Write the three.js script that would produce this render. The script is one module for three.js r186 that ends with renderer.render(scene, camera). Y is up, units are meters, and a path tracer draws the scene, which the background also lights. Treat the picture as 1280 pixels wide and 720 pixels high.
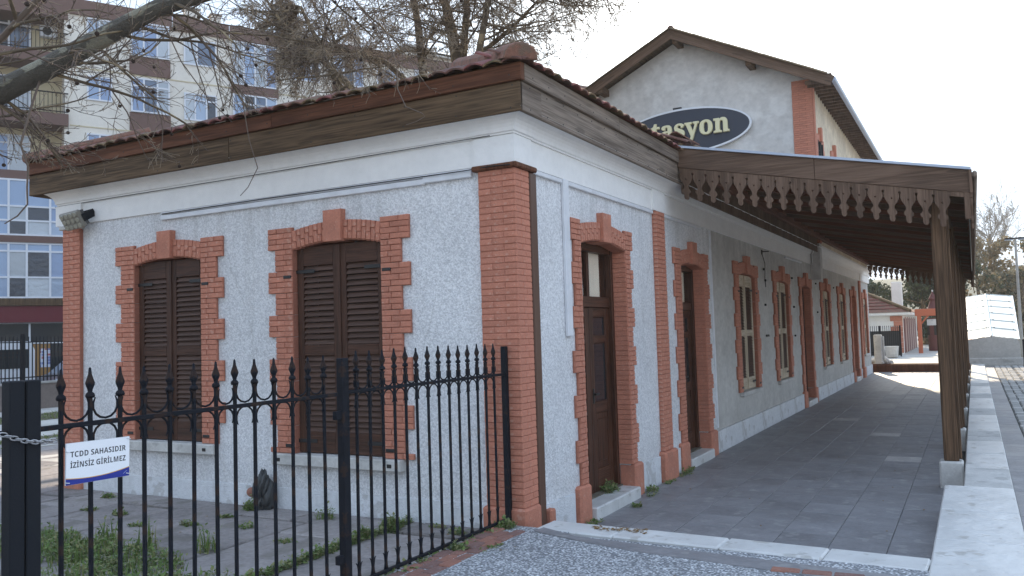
import * as THREE from 'three';
import { mergeGeometries } from 'three/addons/utils/BufferGeometryUtils.js';
import { FontLoader } from 'three/addons/loaders/FontLoader.js';
import { TextGeometry } from 'three/addons/geometries/TextGeometry.js';

// ---------------------------------------------------------------- camera, sky, sun, exposure
const scene = new THREE.Scene();
const camera = new THREE.PerspectiveCamera(37.94, 16 / 9, 0.05, 2000);
camera.position.set(3.85, 1.764, 7.088);
camera.rotation.order = 'YXZ';
camera.rotation.set(3.152 * Math.PI / 180, 28.785 * Math.PI / 180, -1.719 * Math.PI / 180);
const renderer = new THREE.WebGLRenderer({ antialias: true });
renderer.toneMapping = THREE.LinearToneMapping;
renderer.toneMappingExposure = 1.78;
renderer.shadowMap.enabled = true;
const sunAz = 13.5 * Math.PI / 180, sunEl = 25 * Math.PI / 180;
const sunDir = new THREE.Vector3(-Math.sin(sunAz) * Math.cos(sunEl), Math.sin(sunEl), -Math.cos(sunAz) * Math.cos(sunEl));
{ // clear late-winter sky, pale and milky round the sun
  const W = 512, H = 256, data = new Float32Array(W * H * 4), d = new THREE.Vector3();
  for (let j = 0; j < H; j++) for (let i = 0; i < W; i++) {
    const th = ((i + 0.5) / W - 0.5) * 2 * Math.PI, ph = ((j + 0.5) / H - 0.5) * Math.PI;
    d.set(Math.cos(th) * Math.cos(ph), Math.sin(ph), Math.sin(th) * Math.cos(ph));
    const y = Math.max(0, d.y), ang = Math.acos(THREE.MathUtils.clamp(d.dot(sunDir), -1, 1)) * 180 / Math.PI;
    const z = Math.pow(y, 0.55), c = [0.64 * (1 - z) + 0.42 * z, 0.75 * (1 - z) + 0.56 * z, 0.87 * (1 - z) + 0.80 * z];
    const g1 = 2.6 * Math.exp(-Math.pow(ang / 10.5, 1.6)), g2 = 0.17 * Math.exp(-Math.pow(ang / 30, 2));
    const o = (j * W + i) * 4, k = d.y < 0 ? Math.max(0.25, 1 + d.y * 6) : 1;
    data[o] = (c[0] + g1 + g2) * k; data[o + 1] = (c[1] + g1 * 0.95 + g2 * 0.97) * k; data[o + 2] = (c[2] + g1 * 0.82 + g2 * 0.85) * k; data[o + 3] = 1;
  }
  const t = new THREE.DataTexture(data, W, H, THREE.RGBAFormat, THREE.FloatType);
  t.mapping = THREE.EquirectangularReflectionMapping; t.magFilter = THREE.LinearFilter; t.minFilter = THREE.LinearFilter; t.needsUpdate = true;
  scene.background = t; scene.environment = t; scene.environmentIntensity = 1;
}
const sun = new THREE.DirectionalLight(0xffe9c8, 4.4);
sun.position.copy(sunDir).multiplyScalar(80); sun.target.position.set(0, 0, -10); sun.position.add(sun.target.position);
sun.castShadow = true; sun.shadow.mapSize.set(4096, 4096); sun.shadow.radius = 1.5;
Object.assign(sun.shadow.camera, { left: -50, right: 50, top: 40, bottom: -40, near: 1, far: 200 });
scene.add(sun, sun.target);
scene.fog = new THREE.FogExp2(0xf3eee4, 0.0010);

// ---------------------------------------------------------------- helpers
const mulberry = (a) => () => { a |= 0; a = a + 0x6D2B79F5 | 0; let t = Math.imul(a ^ a >>> 15, 1 | a); t = t + Math.imul(t ^ t >>> 7, 61 | t) ^ t; return ((t ^ t >>> 14) >>> 0) / 4294967296; };
const R = mulberry(7), rr = (a, b, f = R) => a + (b - a) * f();
const V = (x, y, z) => new THREE.Vector3(x, y, z);
const names = {};
function numbered(n) { names[n] = (names[n] ?? -1) + 1; return names[n] ? n + '_' + String(names[n]).padStart(3, '0') : n; }
function tag(o, label, category, group, kind) { o.userData.label = label; if (category) o.userData.category = category; if (group) o.userData.group = group; if (kind) o.userData.kind = kind; return o; }
function shadows(o) { o.castShadow = true; o.receiveShadow = true; return o; }
function thing(name, label, category, x = 0, y = 0, z = 0, ry = 0, group, kind) {
  const g = new THREE.Group(); g.name = numbered(name); g.position.set(x, y, z); g.rotation.y = ry; scene.add(g); return tag(g, label, category, group, kind);
}
const strip = (g) => { let h = g.index ? g.toNonIndexed() : g; for (const k of Object.keys(h.attributes)) if (!['position', 'normal', 'uv'].includes(k)) h.deleteAttribute(k); return h; };
const merge = (list) => mergeGeometries(list.map(strip));
// uv in metres by dominant axis of the normal; along = 'x','y','z' makes grain (v) follow that axis
function boxUV(g, off = 0, along) {
  if (g.index) g = g.toNonIndexed();
  if (!g.attributes.normal) g.computeVertexNormals();
  const p = g.attributes.position, n = g.attributes.normal, uv = new Float32Array(p.count * 2);
  for (let i = 0; i < p.count; i++) {
    const ax = Math.abs(n.getX(i)), ay = Math.abs(n.getY(i)), az = Math.abs(n.getZ(i)), x = p.getX(i), y = p.getY(i), z = p.getZ(i);
    let a, b, ka, kb;
    if (ax >= ay && ax >= az) { a = z; b = y; ka = 'z'; kb = 'y'; } else if (ay >= az) { a = x; b = z; ka = 'x'; kb = 'z'; } else { a = x; b = y; ka = 'x'; kb = 'y'; }
    if (along && ka === along) [a, b] = [b, a];
    uv[i * 2] = a + off * 0.37; uv[i * 2 + 1] = b + off * 0.73;
  }
  g.setAttribute('uv', new THREE.BufferAttribute(uv, 2)); return g;
}
function mesh(name, g, m, parent = scene, x = 0, y = 0, z = 0) {
  const o = new THREE.Mesh(Array.isArray(g) ? merge(g) : g, m); o.name = parent === scene ? numbered(name) : name; o.position.set(x, y, z); parent.add(shadows(o)); return o;
}
const bx = (w, h, d, x = 0, y = 0, z = 0, along) => boxUV(new THREE.BoxGeometry(w, h, d).translate(x, y, z), 0, along);
const b2 = (x0, x1, y0, y1, z0, z1, along) => bx(Math.abs(x1 - x0), Math.abs(y1 - y0), Math.abs(z1 - z0), (x0 + x1) / 2, (y0 + y1) / 2, (z0 + z1) / 2, along);
// a box whose edges are chamfered by c (44 triangles)
function cbox(w, h, d, c, off = 0, along) {
  const P = [], X = w / 2, Y = h / 2, Z = d / 2, S = [-1, 1];
  const q = (a, b, cc, dd) => { // make outward facing quad
    const n = new THREE.Vector3().subVectors(b, a).cross(new THREE.Vector3().subVectors(dd, a)), m = V(0, 0, 0).add(a).add(b).add(cc).add(dd);
    if (n.dot(m) < 0) [b, dd] = [dd, b];
    for (const v of [a, b, cc, a, cc, dd]) P.push(v.x, v.y, v.z);
  };
  for (const s of S) {
    q(V(s * X, -Y + c, -Z + c), V(s * X, Y - c, -Z + c), V(s * X, Y - c, Z - c), V(s * X, -Y + c, Z - c));
    q(V(-X + c, s * Y, -Z + c), V(X - c, s * Y, -Z + c), V(X - c, s * Y, Z - c), V(-X + c, s * Y, Z - c));
    q(V(-X + c, -Y + c, s * Z), V(X - c, -Y + c, s * Z), V(X - c, Y - c, s * Z), V(-X + c, Y - c, s * Z));
    for (const t of S) {
      q(V(s * X, t * (Y - c), -Z + c), V(s * X, t * (Y - c), Z - c), V(s * (X - c), t * Y, Z - c), V(s * (X - c), t * Y, -Z + c));
      q(V(s * X, -Y + c, t * (Z - c)), V(s * X, Y - c, t * (Z - c)), V(s * (X - c), Y - c, t * Z), V(s * (X - c), -Y + c, t * Z));
      q(V(-X + c, s * Y, t * (Z - c)), V(X - c, s * Y, t * (Z - c)), V(X - c, s * (Y - c), t * Z), V(-X + c, s * (Y - c), t * Z));
      for (const u of S) {
        const a = V(s * X, t * (Y - c), u * (Z - c)), b = V(s * (X - c), t * Y, u * (Z - c)), e = V(s * (X - c), t * (Y - c), u * Z);
        const n = new THREE.Vector3().subVectors(b, a).cross(new THREE.Vector3().subVectors(e, a));
        for (const v of n.dot(a) < 0 ? [a, e, b] : [a, b, e]) P.push(v.x, v.y, v.z);
      }
    }
  }
  const g = new THREE.BufferGeometry(); g.setAttribute('position', new THREE.Float32BufferAttribute(P, 3)); g.computeVertexNormals(); return boxUV(g, off, along);
}
const cb2 = (x0, x1, y0, y1, z0, z1, c = 0.01, along) => cbox(Math.abs(x1 - x0), Math.abs(y1 - y0), Math.abs(z1 - z0), c, (x0 * 3.1 + z0 * 1.7 + y0 * 2.3), along).translate((x0 + x1) / 2, (y0 + y1) / 2, (z0 + z1) / 2);
// brick: back open, front edges chamfered; front faces +z, back at z = 0
const brickCache = new Map();
function brickGeo(w, h, d, c = 0.006, v = 0) {
  const key = [w.toFixed(3), h.toFixed(3), d.toFixed(3), v].join();
  if (brickCache.has(key)) return brickCache.get(key);
  const P = [], X = w / 2, Y = h / 2, f = d - c, r = mulberry(v * 77 + 5), j = () => (r() - 0.5) * 0.004;
  const B = [[-X, -Y, 0], [X, -Y, 0], [X, Y, 0], [-X, Y, 0]], M = B.map(([a, b]) => [a + j(), b + j(), f]), F = B.map(([a, b]) => [a - Math.sign(a) * c + j(), b - Math.sign(b) * c + j(), d + j() * 0.5]);
  const q = (a, b, cc, e) => P.push(...a, ...b, ...cc, ...a, ...cc, ...e);
  for (let i = 0; i < 4; i++) { const k = (i + 1) % 4; q(B[i], B[k], M[k], M[i]); q(M[i], M[k], F[k], F[i]); }
  q(F[0], F[1], F[2], F[3]);
  const g = new THREE.BufferGeometry(); g.setAttribute('position', new THREE.Float32BufferAttribute(P, 3)); g.computeVertexNormals();
  const o = boxUV(g, v * 1.3 + w); brickCache.set(key, o); return o;
}
function tube(pts, radii, n = 5, cap = true) { // tapered tube along points
  const N = pts.length, P = [], U = [], I = [], t = V(), a = V(), b = V(), up = V(0, 1, 0), prev = V(1, 0, 0);
  let L = 0;
  for (let i = 0; i < N; i++) {
    t.subVectors(pts[Math.min(N - 1, i + 1)], pts[Math.max(0, i - 1)]).normalize();
    if (i) L += pts[i].distanceTo(pts[i - 1]);
    if (i === 0) { prev.crossVectors(t, Math.abs(t.y) < 0.9 ? up : V(1, 0, 0)).normalize(); }
    a.copy(prev).addScaledVector(t, -prev.dot(t)).normalize(); prev.copy(a); b.crossVectors(t, a);
    const r = Array.isArray(radii) ? radii[i] : radii;
    for (let k = 0; k <= n; k++) { const th = k / n * 2 * Math.PI, c = Math.cos(th) * r, s = Math.sin(th) * r; P.push(pts[i].x + a.x * c + b.x * s, pts[i].y + a.y * c + b.y * s, pts[i].z + a.z * c + b.z * s); U.push(k / n * Math.max(0.05, 6.28 * r), L); }
  }
  for (let i = 0; i < N - 1; i++) for (let k = 0; k < n; k++) { const p = i * (n + 1) + k, q = p + n + 1; I.push(p, p + 1, q, p + 1, q + 1, q); }
  if (cap) for (const [o, f] of [[0, 1], [(N - 1) * (n + 1), 0]]) for (let k = 1; k < n - 1; k++) f ? I.push(o, o + k + 1, o + k) : I.push(o, o + k, o + k + 1);
  const g = new THREE.BufferGeometry(); g.setAttribute('position', new THREE.Float32BufferAttribute(P, 3)); g.setAttribute('uv', new THREE.Float32BufferAttribute(U, 2)); g.setIndex(I); g.computeVertexNormals(); return g;
}
const lathe = (pts, n = 10) => new THREE.LatheGeometry(pts.map(([x, y]) => new THREE.Vector2(x, y)), n);
function shapeOf(pts, holes = []) { const s = new THREE.Shape(pts.map(([x, y]) => new THREE.Vector2(x, y))); for (const h of holes) s.holes.push(h instanceof THREE.Path ? h : new THREE.Path(h.map(([x, y]) => new THREE.Vector2(x, y)))); return s; }
const extrude = (shape, depth, extra = {}) => new THREE.ExtrudeGeometry(shape, { depth, bevelEnabled: false, curveSegments: 10, ...extra });

// ---------------------------------------------------------------- textures
function lattice(seed) { const r = mulberry(seed), a = new Float32Array(65536); for (let i = 0; i < 65536; i++) a[i] = r(); return a; }
const LT = lattice(99);
function vnoise(x, y, per, s = 0, py = per) { // periodic value noise, x,y in cells, periods per and py
  const ix = Math.floor(x), iy = Math.floor(y), fx = x - ix, fy = y - iy, w = (t) => t * t * (3 - 2 * t), m = (a, q) => ((a % q) + q) % q;
  const h = (a, b) => LT[(m(a, per) * 131 + m(b, py) * 7919 + s * 2711) & 65535];
  const u = w(fx), v = w(fy); return (h(ix, iy) * (1 - u) + h(ix + 1, iy) * u) * (1 - v) + (h(ix, iy + 1) * (1 - u) + h(ix + 1, iy + 1) * u) * v;
}
function fbm(u, v, f, oct, s = 0, fv = f) { let a = 0, k = 0.5, t = 0; for (let i = 0; i < oct; i++) { a += k * vnoise(u * f, v * fv, f, s + i, fv); t += k; k *= 0.55; f *= 2; fv *= 2; } return a / t; }
const s8 = (x) => Math.round(255 * Math.pow(THREE.MathUtils.clamp(x, 0, 1), 1 / 2.2));
function colorTex(N, metres, fn, M = N) { // fn(u,v) -> linear rgb
  const d = new Uint8Array(N * M * 4);
  for (let j = 0; j < M; j++) for (let i = 0; i < N; i++) { const c = fn((i + 0.5) / N, (j + 0.5) / M), o = (j * N + i) * 4; d[o] = s8(c[0]); d[o + 1] = s8(c[1]); d[o + 2] = s8(c[2]); d[o + 3] = 255; }
  return finish(new THREE.DataTexture(d, N, M), metres, true);
}
function grayTex(N, metres, fn, M = N) {
  const d = new Uint8Array(N * M * 4);
  for (let j = 0; j < M; j++) for (let i = 0; i < N; i++) { const c = Math.round(255 * THREE.MathUtils.clamp(fn((i + 0.5) / N, (j + 0.5) / M), 0, 1)), o = (j * N + i) * 4; d[o] = d[o + 1] = d[o + 2] = c; d[o + 3] = 255; }
  return finish(new THREE.DataTexture(d, N, M), metres, false);
}
function finish(t, metres, srgb) {
  if (srgb) t.colorSpace = THREE.SRGBColorSpace; t.wrapS = t.wrapT = THREE.RepeatWrapping; t.magFilter = THREE.LinearFilter; t.minFilter = THREE.LinearMipmapLinearFilter; t.generateMipmaps = true;
  const [a, b] = Array.isArray(metres) ? metres : [metres, metres]; t.repeat.set(1 / a, 1 / b); t.needsUpdate = true; return t;
}
const mixc = (a, b, t) => [a[0] + (b[0] - a[0]) * t, a[1] + (b[1] - a[1]) * t, a[2] + (b[2] - a[2]) * t];
const mul = (a, k) => [a[0] * k, a[1] * k, a[2] * k];
const sm = (a, b, x) => { const t = THREE.MathUtils.clamp((x - a) / (b - a), 0, 1); return t * t * (3 - 2 * t); };
const lin = (r, g, b) => new THREE.Color().setRGB(r, g, b);
const std = (o) => new THREE.MeshStandardMaterial({ roughness: 0.85, ...o });
const plain = (r, g, b, rough = 0.8, extra = {}) => std({ color: lin(r, g, b), roughness: rough, ...extra });
const variant = (m, k, tint = [1, 1, 1]) => { const c = m.clone(); c.color = lin(m.color.r * k * tint[0], m.color.g * k * tint[1], m.color.b * k * tint[2]); return c; };

const bumpFine = grayTex(512, 0.6, (u, v) => fbm(u, v, 64, 3, 3));
const bumpCoarse = grayTex(512, 2.2, (u, v) => fbm(u, v, 16, 5, 9));
const M = {};
// pebble-dash: pale grit thrown on, with darker gaps and slow stains
// wall maps span 4 m in height (v = height / 4), so splashes sit at the foot and drips under the cornice
function wallDirt(u, v, W, su) { // 0 clean .. 1 dirty
  const y = (v > 0.86 ? v - 1 : v) * 4, x = u * W, n = fbm(u, v, su, 4, 61, 8), st = fbm(u, v, su * 6, 3, 64, 3);
  const splash = (1 - sm(-0.15, 0.55, y - 0.5 * (n - 0.5))) * (0.35 + 0.65 * n), drip = sm(2.5, 3.5, y + 0.9 * (n - 0.5)) * sm(0.5, 0.75, st), run = sm(0.6, 0.8, st) * sm(0.45, 0.6, fbm(u, v, su, 3, 66, 2));
  let crack = 0; for (const [x0, y0, k, s] of [[1.35, 1.1, 0.35, 0.3], [3.55, 2.2, -0.4, 0.5], [6.1, 1.6, 0.25, 0.7]]) { const q = x - x0 - k * (y - y0) - 0.16 * (fbm(u, v, 12, 3, 70 + s * 10, 16) - 0.5); if (Math.abs(y - y0) < 0.6) crack = Math.max(crack, 1 - sm(0.002, 0.007, Math.abs(q))); }
  return Math.min(1, 0.5 * splash + 0.4 * drip + 0.25 * run + 0.55 * crack);
}
M.dash = std({ map: colorTex(2048, [7.2, 4], (u, v) => { const g = vnoise(u * 760, v * 420, 760, 1, 420) * 0.6 + vnoise(u * 380, v * 210, 380, 2, 210) * 0.4, s = fbm(u, v, 11, 4, 5, 6), big = fbm(u, v, 4, 3, 6, 3); return mixc(mul(mixc([0.565, 0.565, 0.57], [0.79, 0.79, 0.79], sm(0.2, 0.8, g)), 0.82 + 0.24 * s + 0.14 * big), [0.30, 0.285, 0.26], 0.55 * wallDirt(u, v, 7.2, 14)); }, 1138),
  bumpMap: grayTex(1024, 2.4, (u, v) => vnoise(u * 256, v * 256, 256, 1) * 0.6 + vnoise(u * 128, v * 128, 128, 2) * 0.4), bumpScale: 0.008, roughness: 0.95 });
M.dashWhite = std({ map: colorTex(512, 1.7, (u, v) => { const g = fbm(u, v, 48, 3, 11), s = fbm(u, v, 5, 4, 12), st = sm(0.62, 0.72, fbm(u, v, 10, 4, 14)); return mixc(mul([0.76, 0.77, 0.78], 0.75 + 0.2 * g + 0.2 * s), [0.42, 0.40, 0.37], st * 0.5); }),
  bumpMap: bumpFine, bumpScale: 0.012, roughness: 0.95 });
M.render = std({ map: colorTex(1024, [6.1, 4], (u, v) => { const g = fbm(u, v, 64, 3, 21), s = fbm(u, v, 5, 5, 22), k = fbm(u, v, 24, 3, 23, 6); return mixc(mul(mixc([0.52, 0.505, 0.47], [0.65, 0.635, 0.60], s), 0.76 + 0.25 * g + 0.22 * (k - 0.5)), [0.24, 0.225, 0.20], 0.6 * wallDirt(u, v, 6.1, 12)); }),
  bumpMap: bumpFine, bumpScale: 0.004, roughness: 0.95 });
M.gable = std({ map: colorTex(1024, [4.7, 3.9], (u, v) => { const g = fbm(u, v, 40, 3, 24), s = fbm(u, v, 5, 5, 25), k = fbm(u, v, 22, 3, 26, 5), p = sm(0.45, 0.6, fbm(u, v, 9, 4, 27)); return mul(mixc([0.64, 0.615, 0.58], [0.70, 0.68, 0.645], p), 0.72 + 0.25 * g + 0.2 * s + 0.16 * (k - 0.5)); }), bumpMap: bumpFine, bumpScale: 0.004, roughness: 0.95 });
M.plaster = std({ map: colorTex(512, 2.9, (u, v) => { const g = fbm(u, v, 6, 5, 31), k = fbm(u, v, 40, 3, 32); return mul([0.90, 0.885, 0.855], 0.86 + 0.15 * g + 0.08 * (k - 0.5)); }), bumpMap: bumpCoarse, bumpScale: 0.008, roughness: 0.85 });
const brickMap = colorTex(512, 0.9, (u, v) => { const g = fbm(u, v, 6, 4, 41), k = fbm(u, v, 70, 3, 42), d = sm(0.7, 0.8, fbm(u, v, 24, 3, 43)); return mixc(mul([0.51, 0.20, 0.125], 0.64 + 0.42 * g + 0.3 * (k - 0.5) + 0.1), [0.55, 0.36, 0.28], d * 0.4); });
M.brick = [0, 1, 2, 3].map((i) => std({ map: brickMap, color: lin(...mul([1, 1, 1], 0.93 + 0.05 * ((i * 3) % 4))), bumpMap: bumpFine, bumpScale: 0.004, roughness: 0.82 }));
M.mortar = std({ map: brickMap, color: lin(0.76, 0.76, 0.78), roughness: 0.95 });
M.brickRaw = [0, 1, 2].map((i) => std({ map: brickMap, color: lin(0.62 - 0.1 * i, 0.72 - 0.06 * i, 0.8), bumpMap: bumpFine, bumpScale: 0.006, roughness: 0.95 }));
function wood(c1, c2, seed, metres = [0.5, 2.2], rough = 0.75) { // grain runs along v
  return new THREE.MeshPhysicalMaterial({ specularIntensity: 0.45, map: colorTex(256, metres, (u, v) => { const g = fbm(u, v, 48, 3, seed, 8), w = vnoise(u * 10 + fbm(u, v, 4, 2, seed + 1) * 2, v * 2, 10, seed + 2, 2), s = fbm(u, v, 4, 4, seed + 3), kn = sm(0.78, 0.86, fbm(u, v, 12, 2, seed + 5, 5)); return mul(mixc(c1, c2, sm(0.2, 0.8, g * 0.7 + w * 0.3)), (0.7 + 0.6 * s) * (1 - 0.35 * kn)); }, 512),
    bumpMap: grayTex(256, metres, (u, v) => fbm(u, v, 48, 3, seed, 8), 512), bumpScale: 0.004, roughness: rough });
}
M.shutter = wood([0.036, 0.0145, 0.008], [0.085, 0.035, 0.020], 51, [0.4, 1.7], 0.55);
M.slat = wood([0.06, 0.031, 0.022], [0.115, 0.064, 0.046], 55, [0.4, 1.7], 0.6);
M.cream = wood([0.36, 0.29, 0.20], [0.62, 0.53, 0.40], 59, [0.4, 1.7], 0.6);
M.doorWood = wood([0.035, 0.011, 0.0055], [0.085, 0.029, 0.014], 63, [0.5, 1.9], 0.45);
M.fasciaRed = wood([0.085, 0.030, 0.014], [0.185, 0.072, 0.036], 67, [0.6, 2.7], 0.75);
M.fasciaGrey = wood([0.050, 0.029, 0.015], [0.150, 0.095, 0.052], 71, [0.6, 2.7], 0.8);
M.fasciaPale = wood([0.125, 0.092, 0.070], [0.27, 0.215, 0.170], 75, [0.6, 2.7], 0.8);
M.canopyWood = wood([0.095, 0.056, 0.036], [0.18, 0.113, 0.077], 79, [0.6, 2.7], 0.78);
M.post = wood([0.055, 0.030, 0.016], [0.18, 0.104, 0.057], 83, [0.3, 2.4], 0.8);
M.ceiling = wood([0.09, 0.024, 0.012], [0.19, 0.060, 0.030], 87, [0.4, 2.7], 0.6);
M.pipeBrown = plain(0.10, 0.045, 0.025, 0.5);
M.iron = new THREE.MeshPhysicalMaterial({ specularIntensity: 0.35, map: colorTex(256, 0.7, (u, v) => { const g = fbm(u, v, 20, 3, 191), r = sm(0.66, 0.74, fbm(u, v, 9, 4, 193)); return mixc(mul([0.005, 0.0065, 0.011], 0.6 + 0.9 * g), [0.035, 0.017, 0.010], r * 0.7); }), roughness: 0.7, bumpMap: bumpFine, bumpScale: 0.001 });
M.ironDusty = new THREE.MeshPhysicalMaterial({ specularIntensity: 0.35, color: lin(0.012, 0.0145, 0.019), roughness: 0.6, bumpMap: bumpFine, bumpScale: 0.001 });
M.steel = plain(0.45, 0.45, 0.46, 0.35, { metalness: 0.9 });
M.metalPale = plain(0.42, 0.47, 0.55, 0.4, { metalness: 0.3 });
M.whitePlastic = std({ map: colorTex(256, 0.8, (u, v) => mul([0.74, 0.75, 0.77], 0.85 + 0.2 * fbm(u, v, 6, 4, 91))), roughness: 0.5 });
M.dark = plain(0.012, 0.011, 0.011, 0.9);
M.black = plain(0.01, 0.01, 0.011, 0.5);
const tileMap = colorTex(512, 1.3, (u, v) => { const g = fbm(u, v, 7, 4, 101), k = fbm(u, v, 50, 3, 102), l = sm(0.55, 0.7, fbm(u, v, 14, 4, 103)); return mixc(mul([0.26, 0.118, 0.082], 0.6 + 0.5 * g + 0.3 * (k - 0.5)), [0.12, 0.10, 0.075], l * 0.55); });
M.tile = [0, 1, 2, 3].map((i) => std({ map: tileMap, color: lin(0.70 + 0.14 * i, 0.70 + 0.15 * ((i * 3) % 4), 0.75 + 0.1 * i), bumpMap: bumpFine, bumpScale: 0.005, roughness: 0.9 }));
M.stone = std({ map: colorTex(512, 1.9, (u, v) => { const g = fbm(u, v, 7, 5, 111), k = fbm(u, v, 90, 2, 112), l = sm(0.62, 0.75, fbm(u, v, 9, 5, 113)); return mixc(mul([0.60, 0.585, 0.55], 0.72 + 0.4 * g + 0.2 * (k - 0.5)), [0.30, 0.29, 0.27], l * 0.5); }), bumpMap: bumpCoarse, bumpScale: 0.01, roughness: 0.85 });
M.marble = std({ map: colorTex(1024, 2.3, (u, v) => { const g = fbm(u, v, 5, 5, 121), w = fbm(u, v, 12, 4, 122, 4), l = sm(0.66, 0.76, fbm(u, v, 18, 4, 123)); return mixc(mul([0.72, 0.715, 0.69], 0.74 + 0.24 * g + 0.2 * (w - 0.4)), [0.36, 0.34, 0.30], l * 0.55); }), bumpMap: bumpCoarse, bumpScale: 0.012, roughness: 0.42 });
const slabMap = colorTex(1024, 3.1, (u, v) => { const g = fbm(u, v, 5, 5, 131), k = fbm(u, v, 110, 2, 132), s = fbm(u * 1, v, 16, 4, 133), l = sm(0.68, 0.78, fbm(u, v, 22, 3, 134)); return mixc(mul([0.28, 0.275, 0.28], 0.55 + 0.42 * g + 0.22 * (k - 0.5) + 0.34 * s), [0.46, 0.45, 0.43], l * 0.35); });
M.slab = [0, 1, 2, 3, 4].map((i) => std({ map: slabMap, color: lin(...mul([0.9, 0.9, 0.91], 0.90 + 0.025 * i)), bumpMap: bumpCoarse, bumpScale: 0.01, roughness: 0.5 + 0.02 * i }));
M.slabPale = std({ map: slabMap, color: lin(1.55, 1.5, 1.42), bumpMap: bumpCoarse, bumpScale: 0.01, roughness: 0.6 });
M.joint = plain(0.07, 0.068, 0.062, 0.95);
const yardMap = colorTex(1024, 3.7, (u, v) => { const g = fbm(u, v, 6, 5, 141), k = fbm(u, v, 120, 2, 142), l = sm(0.58, 0.72, fbm(u, v, 10, 5, 143)); return mixc(mul([0.335, 0.31, 0.30], 0.6 + 0.5 * g + 0.35 * (k - 0.5)), [0.16, 0.15, 0.12], l * 0.5); });
M.yard = [0, 1, 2, 3].map((i) => std({ map: yardMap, color: lin(...mul([1, 0.98, 0.97], 0.84 + 0.1 * i)), bumpMap: bumpCoarse, bumpScale: 0.02, roughness: 0.92 }));
M.dirt = std({ map: colorTex(512, 2.1, (u, v) => mul([0.13, 0.11, 0.08], 0.5 + fbm(u, v, 24, 4, 151))), bumpMap: bumpCoarse, bumpScale: 0.02, roughness: 1 });
M.chips = std({ map: colorTex(1024, 1.15, (u, v) => { // exposed aggregate: each chip its own tone
  const n = 68, x = u * n, y = v * n; let best = 9, tone = 0;
  for (let a = -1; a <= 1; a++) for (let b = -1; b <= 1; b++) { const i = Math.floor(x) + a, j = Math.floor(y) + b, ii = ((i % n) + n) % n, jj = ((j % n) + n) % n, h = LT[(ii * 131 + jj * 7919) & 65535], k = LT[(ii * 577 + jj * 3761 + 17) & 65535], dx = i + h - x, dy = j + k - y, d = dx * dx + dy * dy; if (d < best) { best = d; tone = LT[(ii * 991 + jj * 353 + 41) & 65535]; } }
  const e = sm(0.16, 0.45, best), s = 0.8 + 0.4 * fbm(u, v, 4, 4, 161); return mul(mixc(mixc([0.13, 0.14, 0.155], [0.70, 0.71, 0.72], Math.pow(tone, 1.5)), [0.20, 0.20, 0.20], e), s); }), bumpMap: grayTex(1024, 1.15, (u, v) => { const n = 68, x = u * n, y = v * n; let best = 9; for (let a = -1; a <= 1; a++) for (let b = -1; b <= 1; b++) { const i = Math.floor(x) + a, j = Math.floor(y) + b, ii = ((i % n) + n) % n, jj = ((j % n) + n) % n, dx = i + LT[(ii * 131 + jj * 7919) & 65535] - x, dy = j + LT[(ii * 577 + jj * 3761 + 17) & 65535] - y; best = Math.min(best, dx * dx + dy * dy); } return 1 - best; }), bumpScale: 0.008, roughness: 0.8 });
M.concrete = std({ map: colorTex(512, 3.3, (u, v) => { const g = fbm(u, v, 5, 5, 171), k = fbm(u, v, 60, 3, 172); return mul([0.42, 0.41, 0.385], 0.66 + 0.46 * g + 0.25 * (k - 0.5)); }), bumpMap: bumpCoarse, bumpScale: 0.012, roughness: 0.9 });
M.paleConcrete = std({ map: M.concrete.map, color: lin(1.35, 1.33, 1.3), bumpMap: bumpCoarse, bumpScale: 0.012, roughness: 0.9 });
M.asphalt = plain(0.055, 0.055, 0.058, 0.9);
M.leafGreen = [0, 1, 2].map((i) => plain(0.07 + 0.03 * i, 0.13 + 0.03 * i, 0.025 + 0.01 * i, 0.8, { side: THREE.DoubleSide }));
M.bark = std({ map: colorTex(512, [0.9, 1.4], (u, v) => { const g = fbm(u, v, 9, 4, 181), p = sm(0.55, 0.6, fbm(u, v, 6, 4, 182)), k = fbm(u, v, 60, 2, 183); return mul(mixc([0.11, 0.098, 0.078], [0.27, 0.25, 0.185], p), 0.5 + 0.6 * g + 0.3 * k); }), bumpMap: bumpFine, bumpScale: 0.012, roughness: 0.95 });
M.barkBrown = std({ map: M.bark.map, color: lin(1.05, 0.85, 0.66), roughness: 0.95 });
M.twig = plain(0.13, 0.095, 0.072, 0.9); M.twigPale = plain(0.29, 0.225, 0.155, 0.9); M.ball = plain(0.035, 0.022, 0.016, 1);
M.glassDark = new THREE.MeshPhysicalMaterial({ color: lin(0.02, 0.025, 0.03), roughness: 0.06, metalness: 0, specularIntensity: 1, ior: 1.6 });
M.glassSky = new THREE.MeshPhysicalMaterial({ color: lin(0.16, 0.22, 0.30), roughness: 0.05, metalness: 0.35 });

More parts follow.
